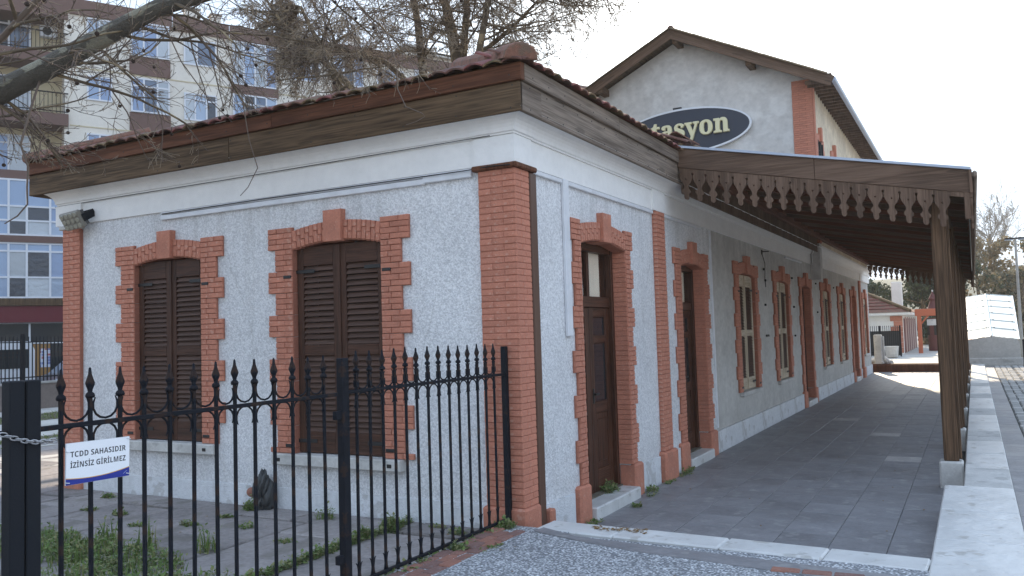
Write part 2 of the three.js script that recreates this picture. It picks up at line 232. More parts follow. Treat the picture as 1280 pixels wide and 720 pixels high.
// ---------------------------------------------------------------- the setting: ground sheets and paving
tag(mesh('ground', boxUV(new THREE.PlaneGeometry(1600, 1600).rotateX(-Math.PI / 2)), M.dirt, scene, 0, -0.55, 0), 'bare earth reaching to the horizon under everything', 'ground', null, 'structure');
function sheet(name, x0, x1, z0, z1, top, m, label, category, thick = 0.3) { return tag(mesh(name, b2(x0, x1, top - thick, top, z0, z1), m), label, category, null, 'structure'); }
const yard = sheet('yard', -22, -0.11, -40, 16, -0.15, M.dirt, 'dusty yard of grey concrete slabs and weeds inside the iron fence', 'yard');
{ // yard slabs, each one its own, uneven and with gaps for weeds
  const geos = [0, 1, 2, 3, 4, 5].map((i) => cbox(0.985, 0.05, 0.785, 0.012, i * 3.7)), far = [];
  let n = 0;
  for (let i = 0; i < 13; i++) for (let j = 0; j < 12; j++) {
    const x = -0.75 - i * 1.0, z = 4.9 - j * 0.8 + (i % 2) * 0.4;
    if (x > -7.6 && z < 0.42) continue;
    if (z > 2.2 && x < -6) continue;
    const o = mesh('slab', geos[(i * 7 + j * 3) % 6], M.yard[(i * 5 + j * 11 + (i * j) % 3) % 4], yard, x + rr(-0.012, 0.012), -0.14 + rr(-0.006, 0.008), z + rr(-0.012, 0.012));
    o.rotation.set(rr(-0.006, 0.006), rr(-0.012, 0.012), rr(-0.006, 0.006)); n++;
  }
  for (let i = 0; i < 10; i++) { const o = mesh('slab', geos[i % 6], M.yard[i % 4], yard, -0.75 - i * 0.72, -0.137 + rr(-0.004, 0.006), 0.22 + (i % 2) * 0.01); o.scale.set(0.72, 1, 0.5); }
  for (const [x0, x1, m, nm] of [[-17.6, -13.9, M.paleConcrete, 'path'], [-12.2, -7.9, M.paleConcrete, 'path'], [-22, -20.2, M.paleConcrete, 'path']]) for (let z = -24; z < -0.5; z += 1.9) if (!(x1 > -8 && z > -0.5)) mesh('path_slab', cb2(x0, x1, -0.2, -0.118, z, z + 1.88), m, yard);
}
sheet('street', -60, -22.2, -80, 40, -0.2, M.asphalt, 'dark asphalt street beyond the yard wall', 'street');
const fore = sheet('forecourt', -0.1, 12, 0.62, 16, -0.004, M.chips, 'exposed aggregate forecourt of grey chips in front of the corner', 'forecourt');
mesh('concrete_strip', boxUV(extrude(shapeOf([[0.32, -0.2], [0.75, -0.40], [3.5, -0.62], [9, -0.62], [9, -0.9], [3.0, -0.86], [1.3, -0.66], [0.5, -0.42], [0.3, -0.35]]), 0.1).rotateX(-Math.PI / 2)), M.slab[1], fore, 0, -0.099, 0);
mesh('chip_strip', b2(0.02, 0.6, -0.3, -0.008, 0.2, 0.618), M.chips, fore); mesh('chip_strip', b2(0.6, 12, -0.3, -0.008, 0.36, 0.618), M.chips, fore);
for (let i = 0; i < 3; i++) { const o = mesh('brick', cbox(0.2, 0.06, 0.1, 0.008, i), M.brickRaw[i % 3], fore, 2.56 + i * 0.215, -0.021, 0.76 - i * 0.012); o.rotation.y = 0.08; }
// brick edging along the foot of the fence
{ const e = thing('brick_edging', 'worn red brick edging along the foot of the black iron fence', 'brick edging'); e.userData.kind = 'structure';
  mesh('mortar_bed', b2(-0.1, 0.24, -0.25, -0.02, 0.3, 7), M.dirt, e);
  const gs = [0, 1, 2].map((i) => cbox(0.1, 0.06, 0.2, 0.01, i * 2.1));
  for (let r = 0; r < 3; r++) for (let i = 0; i < 24; i++) { if (r === 0 && (i * 7) % 5 === 1) continue; const o = mesh('brick', gs[(i + r) % 3], M.brickRaw[(i * 5 + r) % 3], e, -0.03 + r * 0.105, -0.024 + rr(-0.008, 0.006), 0.48 + i * 0.212 + (r % 2) * 0.1); o.rotation.set(rr(-0.03, 0.03), rr(-0.04, 0.04), rr(-0.04, 0.04)); } }
// platform floor under the canopy, 0.3 m lower than the kerb
const plat = sheet('platform', 0.0, 3.62, -31.6, -0.18, -0.325, M.joint, 'sunken platform floor of grey stone slabs under the canopy', 'platform');
{ const geos = [0, 1, 2, 3, 4, 5, 6, 7].map((i) => cbox(0.494, 0.03, 0.494, 0.003, i * 1.9)), far = [];
  for (let j = 0; j < 63; j++) for (let i = 0; i < 7; i++) {
    const x = 0.05 + 0.25 + i * 0.5, z = -0.45 - j * 0.5, y = -0.315 + rr(-0.0015, 0.0015), k = (i * 13 + j * 29 + ((i * j) % 7)) % 5;
    const pale = (i === 4 && j === 19) || (i === 5 && j === 13 ) || (i === 2 && j === 24);
    if (j < 42) { const o = mesh('slab', geos[(i * 3 + j * 5) % 8], pale ? M.slabPale : M.slab[k], plat, x, y, z); o.rotation.set(rr(-0.002, 0.002), 0, rr(-0.002, 0.002)); o.rotation.y = ((i * 7 + j * 3) % 4) * Math.PI / 2; }
    else far.push(geos[(i + j) % 8].clone().translate(x, y, z));
  }
  mesh('slab', far, M.slab[2], plat).userData.kind = 'stuff'; }
{ const k = thing('kerb', 'pale stone kerb across the near end of the platform', 'kerb'); k.userData.kind = 'structure';
  for (const [x0, x1] of [[0.27, 1.02], [1.023, 1.95], [1.953, 2.75], [2.753, 3.47]]) { const o = mesh('kerb_stone', cbox(x1 - x0, 0.32, 0.34, 0.015, x0), M.marble, k, (x0 + x1) / 2, -0.158 + rr(-0.003, 0.003), 0.06 + (x0 + x1) * 0.022); o.rotation.y = -0.045; } }
{ const k = thing('platform_edge', 'pale stone coping along the track side of the platform', 'platform edge'); k.userData.kind = 'structure';
  mesh('coping_slab', cb2(3.475, 4.1, -0.33, 0.002, -0.62, 0.9, 0.012), M.marble, k); mesh('coping_slab', cb2(3.475, 4.12, -0.33, 0, -1.86, -0.624, 0.012), M.marble, k); mesh('coping_slab', cb2(3.475, 4.12, -0.33, 0.001, -3.16, -1.864, 0.012), M.marble, k);
  for (let i = 0; i < 22; i++) { const z = -3.164 - i * 1.29; mesh('coping_slab', cb2(3.66, 4.12, -0.33, rr(-0.003, 0.003), z - 1.286, z, 0.012), i % 3 ? M.marble : M.stone, k); } }
{ const t = sheet('track_paving', 4.122, 16, -31.4, 0.9, -0.075, M.joint, 'paved strip of square cobbled slabs beside the platform edge', 'paving');
  for (let i = 0; i < 24; i++) mesh('border_slab', cb2(4.125, 4.42, -0.2, -0.05, 0.6 - (i + 1) * 1.3 + 0.006, 0.6 - i * 1.3, 0.006), M.slab[(i * 3) % 5], t);
  const cob = [], pale = []; let q = 0; const r = mulberry(5);
  for (let j = 0; j < 56; j++) for (let i = 0; i < 6; i++) for (let a = 0; a < 3; a++) for (let b = 0; b < 3; b++) { const x = 4.53 + i * 0.62 + a * 0.185, z = 0.5 - j * 0.57 - b * 0.172; if (j < 4 && i > 0) continue; (q++ % 7 ? cob : pale).push(cbox(0.17, 0.06, 0.158, 0.02, q % 11).translate(x + rr(-0.006, 0.006, r), -0.078 + rr(-0.005, 0.005, r), z)); }
  mesh('cobble', cob, M.concrete, t).userData.kind = 'stuff'; mesh('cobble', pale, M.stone, t).userData.kind = 'stuff';
  for (let j = 0; j < 19; j++) mesh('pale_strip', cb2(4.44, 8.2, -0.12, -0.047, 0.56 - j * 1.71, 0.62 - j * 1.71, 0.005), M.stone, t); }
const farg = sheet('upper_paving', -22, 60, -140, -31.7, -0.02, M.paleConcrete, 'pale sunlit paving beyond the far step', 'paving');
mesh('step_riser', cb2(-0.3, 3.62, -0.33, 0.0, -31.72, -31.56, 0.015), M.fasciaRed, farg); mesh('step_tread', cb2(-0.3, 3.62, -0.02, 0.035, -32.1, -31.73, 0.01), M.fasciaRed, farg);
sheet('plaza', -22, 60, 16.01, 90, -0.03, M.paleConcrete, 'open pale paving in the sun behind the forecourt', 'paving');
sheet('track_ground', 12, 60, -31.69, 40, -0.09, M.concrete, 'open paved ground beyond the track side', 'ground');

// ---------------------------------------------------------------- station building
const st = thing('station_building', 'long grey pebble-dashed station building with red brick trim and gabled centre block', 'station building');
const FR = new THREE.Group(); // maps wall coordinates (u, y, out) of the track side onto x = 0
const sideMatrix = new THREE.Matrix4().makeRotationY(Math.PI / 2);
const toSide = (g) => g.clone().applyMatrix4(sideMatrix);
const CH = 0.0615; // brick course
// openings: front (u = x) and track side (u = -z)
const FRONT = [{ c: -4.93, w: 1.22, y0: 0.57, spring: 2.785 }, { c: -2.215, w: 1.24, y0: 0.51, spring: 2.785 }];
const SIDE = [{ c: 2.17, w: 1.37, y0: -0.3, spring: 2.77, door: 1 }, { c: 5.74, w: 1.2, y0: -0.3, spring: 2.72, door: 1 }, { c: 9.33, w: 1.3, y0: 0.56, spring: 2.74 }, { c: 12.75, w: 1.3, y0: 0.56, spring: 2.74 }, { c: 15.85, w: 1.25, y0: -0.3, spring: 2.74, door: 1 }, { c: 19.25, w: 1.3, y0: 0.56, spring: 2.74 }, { c: 22.65, w: 1.3, y0: 0.56, spring: 2.74 }, { c: 25.75, w: 1.2, y0: -0.3, spring: 2.74, door: 1 }, { c: 29.3, w: 1.2, y0: 0.56, spring: 2.74 }];
const RISE = 0.07;
function holeOf(o) { o = { ...o, w: o.w + 0.02 }; const h = new THREE.Path(), w = o.w / 2; h.moveTo(o.c - w, o.y0); h.lineTo(o.c + w, o.y0); h.lineTo(o.c + w, o.spring); for (let i = 1; i <= 8; i++) { const t = i / 8, x = o.c + w - t * o.w; h.lineTo(x, o.spring + RISE * (1 - (2 * t - 1) ** 2)); } h.lineTo(o.c - w, o.y0); return h; }
// walls: the near stretches are pebble-dash, the far stretch grey render
const frontWall = boxUV(extrude(shapeOf([[-6.98, -0.5], [-0.01, -0.5], [-0.01, 3.46], [-6.98, 3.46]], FRONT.map(holeOf)), 0.4).translate(0, 0, -0.4));
mesh('wall', frontWall, M.dash, st);
const near = SIDE.slice(0, 2), farO = SIDE.slice(2);
mesh('wall', boxUV(toSide(extrude(shapeOf([[0.405, -0.5], [6.88, -0.5], [6.88, 3.46], [0.405, 3.46]], near.map((o) => holeOf({ ...o, y0: -0.46 }))), 0.4).translate(0, 0, -0.4))), M.dash, st);
mesh('wall', boxUV(toSide(extrude(shapeOf([[6.88, -0.5], [31, -0.5], [31, 3.46], [6.88, 3.46]], farO.map((o) => (o.door ? holeOf({ ...o, y0: -0.46 }) : holeOf(o)))), 0.4).translate(0, 0, -0.407))), M.render, st);
mesh('wall', b2(-6.99, -6.65, -0.5, 3.9, -17, -0.405), M.render, st); mesh('wall', b2(-7.26, -6.85, -0.5, 8.5, -30.99, -17.352), M.render, st); mesh('wall', b2(-6.85, -0.02, -0.5, 8.5, -31.0, -30.8), M.render, st);
mesh('floor', b2(-6.8, -0.42, -0.5, -0.32, -30.7, -0.45), M.joint, st);
// plinth bands
const plinth = [];
{ const cuts = SIDE.filter((o) => o.door).map((o) => [o.c - o.w / 2 - 0.36, o.c + o.w / 2 + 0.36]).concat([[3.9, 4.5], [27.4, 28.2]]).sort((a, b) => a[0] - b[0]); let u = 0.43;
  for (const [a, b] of cuts.concat([[31, 31]])) { if (a - u > 0.1) { const g = toSide(boxUV(new THREE.BoxGeometry(a - u, 0.5, 0.035).translate((a + u) / 2, -0.2 + 0.0, 0.016))); plinth.push(g); } u = b; } }
for (const g of plinth) mesh('plinth', boxUV(g), M.dashWhite, st);
mesh('plinth', b2(-6.63, -0.38, -0.4, 0.12, -0.01, 0.022), M.dashWhite, st);
// cornice: frieze, groove and cove swept round the three visible sides
function ringSweep(profile, path, flat = true) { // path of [x, z, sx, sz]: offset direction at each corner
  const P = [], n = profile.length;
  for (let k = 0; k < path.length - 1; k++) for (let i = 0; i < n - 1; i++) {
    const f = (q, [o, y]) => [q[0] + q[2] * o, y, q[1] + q[3] * o], a = f(path[k], profile[i]), b = f(path[k + 1], profile[i]), c = f(path[k + 1], profile[i + 1]), d = f(path[k], profile[i + 1]);
    P.push(...a, ...b, ...c, ...a, ...c, ...d);
  }
  const g = new THREE.BufferGeometry(); g.setAttribute('position', new THREE.Float32BufferAttribute(P, 3)); g.computeVertexNormals(); return boxUV(g);
}
const cove = []; for (let i = 0; i <= 7; i++) { const t = i / 7 * Math.PI / 2; cove.push([0.225 - 0.175 * Math.cos(t), 3.735 + 0.155 * Math.sin(t)]); }
const corniceProfile = [[-0.2, 3.43], [0.022, 3.43], [0.022, 3.695], [0.012, 3.7], [0.012, 3.708], [0.034, 3.711], [0.034, 3.726], [0.05, 3.735], ...cove.slice(1), [0.24, 3.90], [-0.2, 3.95]];
const ring = [[0, -16.9, 1, 0], [0, 0, 1, 1], [-7.12, 0, -1, 1], [-7.12, -17, -1, 0]];
mesh('cornice', ringSweep(corniceProfile, ring), M.plaster, st);
mesh('cornice', ringSweep(corniceProfile.map(([o, y]) => [o + 0.035, y]), [[0, -31, 1, 0], [0, -16.85, 1, 0]]), M.plaster, st);
mesh('cornice', ringSweep(corniceProfile.map(([o, y]) => [Math.min(o + 0.014, 0.233), y]), [[-0.44, 0, 0, 1], [0, 0, 1, 1], [0, -0.36, 1, 0]]), M.plaster, st);
for (const [x0, x1, z0, z1] of [[-0.40, 0.056, -0.3, 0.056], [-7.15, -6.6, -0.4, 0.054]]) mesh('frieze_block', b2(x0, x1, 3.425, 3.699, z0, z1), M.plaster, st);
for (const z of [-4.2, -27.8]) mesh('frieze_block', b2(-0.1, z < -17 ? 0.09 : 0.052, 3.424, 3.703, z - 0.25, z + 0.25), M.plaster, st);
// fascia boards: reddish upper and weathered lower board on the front, paler on the track side
mesh('fascia_board', cb2(-7.46, -3.6, 3.86, 4.14, 0.2, 0.24, 0.006, 'x'), M.fasciaGrey, st); mesh('fascia_board', cb2(-3.596, 0.24, 3.86, 4.14, 0.2, 0.241, 0.006, 'x'), M.fasciaGrey, st);
mesh('fascia_board', cb2(-7.47, -2.9, 4.144, 4.31, 0.2, 0.27, 0.006, 'x'), M.fasciaRed, st); mesh('fascia_board', cb2(-2.896, 0.27, 4.144, 4.31, 0.2, 0.271, 0.006, 'x'), M.fasciaRed, st);
mesh('fascia_board', cb2(0.198, 0.238, 3.86, 4.14, -4.75, 0.2, 0.006, 'z'), M.fasciaPale, st); mesh('fascia_board', cb2(0.2, 0.24, 3.862, 4.14, -0.2, 0.24, 0.006, 'z'), M.fasciaPale, st);
mesh('fascia_board', cb2(0.198, 0.272, 4.144, 4.31, -2.2, 0.2, 0.006, 'z'), M.fasciaPale, st); mesh('fascia_board', cb2(0.198, 0.272, 4.144, 4.31, -4.75, -2.204, 0.006, 'z'), M.fasciaPale, st);
mesh('fascia_board', cb2(-7.47, -7.43, 3.86, 4.3, -17, 0.19, 0.006, 'z'), M.fasciaGrey, st);
{ const nails = [], ng = new THREE.CylinderGeometry(0.007, 0.007, 0.006, 6); for (let i = 0; i < 13; i++) for (const y of [3.9, 4.1, 4.2]) { nails.push(boxUV(ng.clone().rotateX(Math.PI / 2).translate(-7.3 + i * 0.62 + rr(-0.02, 0.02), y + rr(-0.01, 0.01), y > 4.15 ? 0.272 : 0.242)), boxUV(ng.clone().rotateZ(Math.PI / 2).translate(y > 4.15 ? 0.273 : 0.24, y + rr(-0.01, 0.01), 0.05 - i * 0.37 + rr(-0.02, 0.02)))); } mesh('nail_head', nails, M.black, st).userData.kind = 'stuff'; }
mesh('soffit', b2(-7.44, 0.2, 3.905, 3.93, -0.2, 0.2, 'x'), M.plaster, st); mesh('soffit', b2(-0.2, 0.196, 3.905, 3.93, -16.9, -0.2), M.plaster, st); mesh('soffit', b2(-7.44, -7.0, 3.905, 3.93, -17, -0.2), M.plaster, st);
{ // dark vertical boarding along the wall head under the canopy
  for (let i = 0; i < 60; i++) { const z = -4.78 - i * 0.2; mesh('cladding_board', cb2(0.2, 0.225 + (i % 3) * 0.004, 3.74, 4.34, z - 0.196, z, 0.004), M.canopyWood, st); } }
// low hipped roof with two individual eaves courses of clay tiles
const slope = 0.39;
{ const roof = mesh('roof', (() => { const P = [], e = 0.25, y = 4.315, L = -7.5 + 0.02, rg = 3.86, h = y + slope * rg, q = (...v) => { for (const k of [0, 1, 2, 0, 2, 3]) P.push(...v[k]); };
    const A = [e, y, e], B = [L, y, e], C1 = [-3.6, h, e - rg], D = [-3.6, h, -17], E = [e, y, -17], F = [L, y, -17];
    P.push(...A, ...C1, ...B); q(A, E, D, C1); q(B, C1, D, F);
    const g = new THREE.BufferGeometry(); g.setAttribute('position', new THREE.Float32BufferAttribute(P, 3)); g.computeVertexNormals(); return boxUV(g); })(), M.tile[1], st);
  const tg = [0, 1, 2].map((v) => { const r = mulberry(40 + v), pts = [], n = 8, w = 0.205; for (let i = 0; i <= n; i++) { const t = i / n; pts.push([(t - 0.5) * w, 0.029 * Math.pow(Math.sin(t * Math.PI), 0.8) + 0.016]); } for (let i = n; i >= 0; i--) { const t = i / n; pts.push([(t - 0.5) * w, 0.029 * Math.pow(Math.sin(t * Math.PI), 0.8)]); } return boxUV(extrude(shapeOf(pts), 0.42).translate(0, 0, -0.42), v * 1.7); });
  const a = Math.atan(slope); let n = 0;
  const put = (x, y, z, ry, i, as) => { const o = mesh('tile', tg[i % 3], M.tile[(i * 7 + (i * i) % 5) % 4], as); o.position.set(x, y, z); o.rotation.order = 'YXZ'; o.rotation.set(a + rr(-0.02, 0.03), ry + rr(-0.025, 0.025), rr(-0.03, 0.03)); return o; };
  for (let r = 0; r < 3; r++) for (let i = 0; i < 37; i++) { const x = 0.2 - i * 0.207 - (r % 2) * 0.1; if (x > 0.25 - r * 0.34 || x < -7.5 + r * 0.33) continue; put(x, 4.306 + r * 0.12 + rr(-0.006, 0.006), 0.335 - r * 0.33 + rr(-0.012, 0.012), 0, i * 3 + r, roof); }
  for (let r = 0; r < 2; r++) for (let i = 0; i < 24; i++) { const z = 0.2 - i * 0.207 - (r % 2) * 0.1; if (z > 0.25 - r * 0.34) continue; put(0.335 - r * 0.33 + rr(-0.012, 0.012), 4.306 + r * 0.12 + rr(-0.006, 0.006), z, Math.PI / 2, i * 5 + r, roof); }
  for (let i = 0; i < 5; i++) put(0.42 - (i % 2) * 0.2, 4.41 + (i % 2) * 0.05, -4.55 - i * 0.13, Math.PI / 2 + 0.5 * (i % 3), i, roof);
  // bedding under the tile ends and domed hip tiles
  const cap = (x, y, z, ry, pitch, s = 1) => { const pts = []; for (let i = 0; i <= 8; i++) { const t = i / 8 * Math.PI; pts.push([-Math.cos(t) * 0.155 * s, Math.sin(t) * 0.125 * s]); } const g = boxUV(extrude(shapeOf(pts), 0.42, { bevelEnabled: true, bevelSize: 0.02, bevelThickness: 0.02, bevelSegments: 2 }).translate(0, 0, -0.42)); const o = mesh('hip_tile', g, M.tile[2], roof); o.position.set(x, y, z); o.rotation.order = 'YXZ'; o.rotation.set(pitch, ry, 0); };
  for (let i = 0; i < 6; i++) cap(0.27 - i * 0.28, 4.345 + i * 0.109, 0.27 - i * 0.28, Math.PI / 4, 0.27, i ? 0.8 : 0.96);
  for (let i = 0; i < 4; i++) cap(-7.5 + i * 0.28, 4.33 + i * 0.109, 0.25 - i * 0.28, -Math.PI / 4, 0.27, 0.8);
}
// corner pillars in brick, both as wide as the wall corner
function pillarBricks(x0, w, side, single, parent) {
  const small = [], z0 = 0.012; let k = 0;
  for (let i = 0; i < 53; i++) {
    const y = 0.115 + i * CH, j = i % 2 ? 0.34 : 0.66;
    for (const [a, b] of [[0, j], [j, 1]]) { const bw = (b - a) * w - 0.006, g = brickGeo(bw, CH - 0.0065, 0.04 + (k * 7 % 3) * 0.0015, 0.006, k % 4), x = x0 + (a + b) / 2 * w, yy = y + CH / 2; if (single) { mesh('brick', g, M.brick[(k * 7 + i * 3) % 4], parent, x, yy, z0); } else small.push(g.clone().translate(x, yy, z0)); k++; }
    if (side) { const d = 0.29, jj = i % 2 ? 0.62 : 0.36; for (const [a, b] of [[0, jj], [jj, 1]]) { const g = brickGeo((b - a) * d - 0.006, CH - 0.0065, 0.04, 0.006, (k + 1) % 4).clone().rotateY(Math.PI / 2); small.push(g.translate(z0, y + CH / 2, 0.045 - (a + b) / 2 * d)); } }
  }
  if (small.length) mesh('brick', small, M.brick[1], parent).userData.kind = 'stuff';
}
{ const p = mesh('corner_pillar', b2(-0.362, 0.046, -0.45, 3.385, -0.24, 0.046), M.mortar, st); pillarBricks(-0.366, 0.416, true, true, p);
  mesh('pillar_base', cb2(-0.40, 0.085, -0.35, 0.115, -0.24, 0.085, 0.02), M.brick[2], p); mesh('pillar_cap', cb2(-0.42, 0.09, 3.372, 3.424, -0.36, 0.09, 0.012), M.fasciaRed, p);
  mesh('downpipe', cb2(-0.02, 0.055, -0.3, 3.37, -0.40, -0.262, 0.01), M.pipeBrown, st);
  mesh('pillar_foot', cb2(-0.02, 0.1, -0.4, 0.02, -0.52, -0.405, 0.015), M.brick[2], p); }
{ const p = mesh('corner_pillar', b2(-7.0, -6.63, -0.45, 3.345, -0.3, 0.046), M.mortar, st); pillarBricks(-7.0, 0.37, false, false, p); mesh('pillar_cap', cb2(-7.04, -6.59, 3.36, 3.42, -0.3, 0.085, 0.01), M.stone, p); mesh('pillar_base', cb2(-7.03, -6.6, -0.35, 0.112, -0.3, 0.08, 0.02), M.brick[2], p); }
// brick pilasters on the track side
for (const [u, off] of [[4.2, 0], [27.8, 0]]) { const p = mesh('pilaster', toSide(b2(u - 0.18, u + 0.18, -0.4, 3.42, -0.1, 0.05)), M.mortar, st), s = [];
  for (let i = 0; i < 54; i++) { const y = 0.1 + i * CH, j = i % 2 ? 0.34 : 0.66; for (const [a, b] of [[0, j], [j, 1]]) s.push(toSide(brickGeo((b - a) * 0.37 - 0.006, CH - 0.0065, 0.035, 0.006, i % 4).clone().translate(u - 0.185 + (a + b) / 2 * 0.37, y + CH / 2, 0.025))); for (const sg of [-1, 1]) s.push(toSide(brickGeo(0.06, CH - 0.0065, 0.02, 0.004, 1).clone().rotateY(sg * Math.PI / 2).translate(u + sg * 0.171, y + CH / 2, 0.03))); }
  mesh('brick', s, M.brick[1], p).userData.kind = 'stuff'; mesh('pilaster_base', toSide(cb2(u - 0.26, u + 0.26, -0.4, 0.1, -0.05, 0.11, 0.03)), M.brick[2], p); }
// window and door surrounds
function surround(o, place, single, wideFirst = true) {
  const P = (g) => place(g), back = [], list = [], w2 = o.w / 2, top = o.spring + 0.26, foot = o.door ? 0.1 : o.y0;
  const nC = Math.round((top - foot) / CH), ch = (top - foot) / nC;
  for (const s of [-1, 1]) for (let i = 0; i < nC; i++) {
    const y = top - (i + 1) * ch, b = Math.floor(i / 4), W = (o.door ? (o === SIDE[0] ? [0.25, 0.17] : [0.31, 0.22]) : o.c > 0 ? [0.33, 0.235] : [0.372, 0.265])[b % 2], inner = o.c + s * w2;
    if (i % 4 === 0) { const hh = Math.min(4, nC - i) * ch; back.push(b2(inner, inner + s * (W - 0.006), y + ch - hh + 0.001, y + ch - 0.003, -0.2, 0.028)); back[back.length - 1].userData.side = s; }
    const j = W < 0.3 ? (i % 2 ? 0.5 : 0.36) : (i % 2 ? 0.34 : 0.64);
    for (const [a, e] of [[0, j], [j, 1]]) list.push([(e - a) * W - 0.006, ch - 0.0065, inner + s * (a + e) / 2 * W, y + ch / 2, 0]);
  }
  const n = Math.round((o.w - 0.24) / 2 / 0.066), vw = (o.w - 0.24) / 2 / n;
  for (const s of [-1, 1]) for (let i = 0; i < n; i++) {
    const x = s * (0.12 + (i + 0.5) * vw), t = x / w2, y = o.spring + RISE * (1 - t * t), H = 0.212, an = -s * 0.02 - x * 0.14;
    back.push(b2(x - vw / 2 + o.c, x + vw / 2 + o.c, y - 0.008, y + H - 0.006, -0.385, 0.026)); back[back.length - 1].userData.arch = 1;
    const j = i % 2 ? 0.38 : 0.62; for (const [a, e] of [[0, j], [j, 1]]) list.push([vw - 0.007, (e - a) * H - 0.006, x + o.c, y + (a + e) / 2 * H, an]);
  }
  const root = mesh('window_surround', P(merge(back.filter((q) => q.userData.arch))), M.mortar, st); if (o.door) root.name = 'door_surround';
  for (const s of [-1, 1]) mesh('jamb', P(merge(back.filter((q) => q.userData.side === s))), M.mortar, root);
  const rest = [];
  list.forEach(([bw, bh, x, y, rz], k) => { const g = brickGeo(bw, bh, 0.024 + (k * 5 % 3) * 0.0015, 0.005, k % 4); if (single) { const m = mesh('brick', g, M.brick[(k * 7 + (k >> 2)) % 4], root, x, y, 0.016); m.rotation.z = rz; } else rest.push(P(g.clone().rotateZ(rz).translate(x, y, 0.016))); });
  if (rest.length) mesh('brick', rest, M.brick[(o.c > 0 ? 2 : 1)], root).userData.kind = 'stuff';
  const kg = extrude(shapeOf([[-0.112, 0], [0.112, 0], [0.122, 0.335], [-0.122, 0.335]]), 0.24, { bevelEnabled: true, bevelSize: 0.006, bevelThickness: 0.006, bevelSegments: 1 }).translate(o.c, o.spring + 0.052, -0.16);
  mesh('keystone', P(boxUV(kg)), M.brick[2], root);
  if (o.door) for (const s of [-1, 1]) mesh('pier_base', P(cb2(o.c + s * (w2 - 0.0), o.c + s * (w2 + (o === SIDE[0] ? 0.29 : 0.34)), -0.4, 0.1, -0.16, 0.075, 0.025)), M.brick[2], root);
  if (o.door) for (const s of [-1, 1]) mesh('brick_reveal', P(merge(Array.from({ length: 43 }, (_, i) => b2(o.c + s * (w2 - 0.012), o.c + s * (w2 + 0.03), 0.1 + i * CH + 0.003, 0.1 + (i + 1) * CH - 0.003, -0.14, 0.03)))), M.brick[1], root);
  return root;
}
FRONT.forEach((o, i) => surround(o, (g) => g, i === 1));
SIDE.forEach((o) => surround(o, toSide, false));
// shutters: a framed leaf with a mid rail, louvres, strap hinges
function shutters(o, place, opt) {
  const { frameM, slatM, single } = opt, top = o.spring + 0.03, h = top - o.y0;
  for (const s of [-1, 1]) {
    const lw = o.w / 2 - 0.012, x0 = o.c + (s < 0 ? -o.w / 2 + 0.008 : 0.004), x1 = x0 + lw, f = [], mid = o.y0 + h * 0.49, z0 = -0.075, z1 = -0.03, sw = 0.088;
    f.push(cb2(x0, x0 + sw, o.y0 + 0.01, top, z0, z1, 0.006, 'y'), cb2(x1 - sw, x1, o.y0 + 0.01, top, z0, z1, 0.006, 'y'));
    for (const [a, b] of [[o.y0 + 0.011, o.y0 + 0.24], [mid - 0.05, mid + 0.07], [top - 0.22, top - 0.001]]) f.push(cb2(x0 + sw, x1 - sw, a, b, z0 + 0.002, z1 - 0.002, 0.006, 'x'));
    const leaf = mesh('shutter', place(merge(f)), frameM, st), rest = [];
    for (const [a, b] of [[o.y0 + 0.24, mid - 0.05], [mid + 0.07, top - 0.22]]) { const n = opt.n; for (let i = 0; i < n; i++) { const y = a + (i + 0.5) * (b - a) / n, g = cbox(lw - 2 * sw - 0.004, 0.010, 0.068, 0.003, i * 0.7 + x0, 'x').rotateX(1.0).translate((x0 + x1) / 2, y, (z0 + z1) / 2); if (single) mesh('slat', place(g), slatM, leaf); else rest.push(place(g)); } }
    if (rest.length) mesh('slat', rest, slatM, leaf).userData.kind = 'stuff';
    const e = s < 0 ? x0 : x1;
    for (const y of opt.hinges.map((q) => q === 'top' ? top - 0.3 : o.y0 + 0.12)) mesh('hinge', place(merge([cb2(e - s * 0.26, e + s * 0.06, y, y + 0.04, z1, z1 + 0.008, 0.002), cb2(e - 0.02 + s * 0.03, e + 0.02 + s * 0.03, y - 0.06, y + 0.08, z1, z1 + 0.05, 0.004), cb2(e + s * 0.03, e + s * 0.14, y - 0.05, y - 0.015, z1 + 0.02, z1 + 0.08, 0.004)])), M.black, leaf);
    if (s > 0) mesh('closing_strip', place(cb2(o.c - 0.022, o.c + 0.022, o.y0 + 0.012, top - 0.005, z1 + 0.001, z1 + 0.016, 0.004, 'y')), frameM, leaf);
  }
}
FRONT.forEach((o, i) => { shutters(o, (g) => g, { frameM: M.shutter, slatM: M.slat, single: true, n: 14, hinges: ['top', 'low'] });
  mesh('sill', cb2(o.c - o.w / 2 - (i ? 0.31 : 0.34), o.c + o.w / 2 + 0.24, o.y0 - 0.125, o.y0 - 0.001, -0.12, 0.1, 0.012), M.stone, st); for (const u of [o.c - o.w / 2 - 0.2, o.c + o.w / 2 + 0.1]) mesh('sill_socket', cb2(u - 0.03, u + 0.03, o.y0 - 0.085, o.y0 - 0.045, 0.06, 0.103, 0.003), M.black, st); });
SIDE.filter((o) => !o.door).forEach((o, i) => { shutters(o, toSide, { frameM: M.cream, slatM: M.shutter, single: false, n: 15, hinges: ['top', 'low'] });
  mesh('sill', toSide(cb2(o.c - o.w / 2 - 0.12, o.c + o.w / 2 + 0.2, o.y0 - 0.08, o.y0 - 0.001, -0.12, 0.07, 0.01)), M.stone, st); });
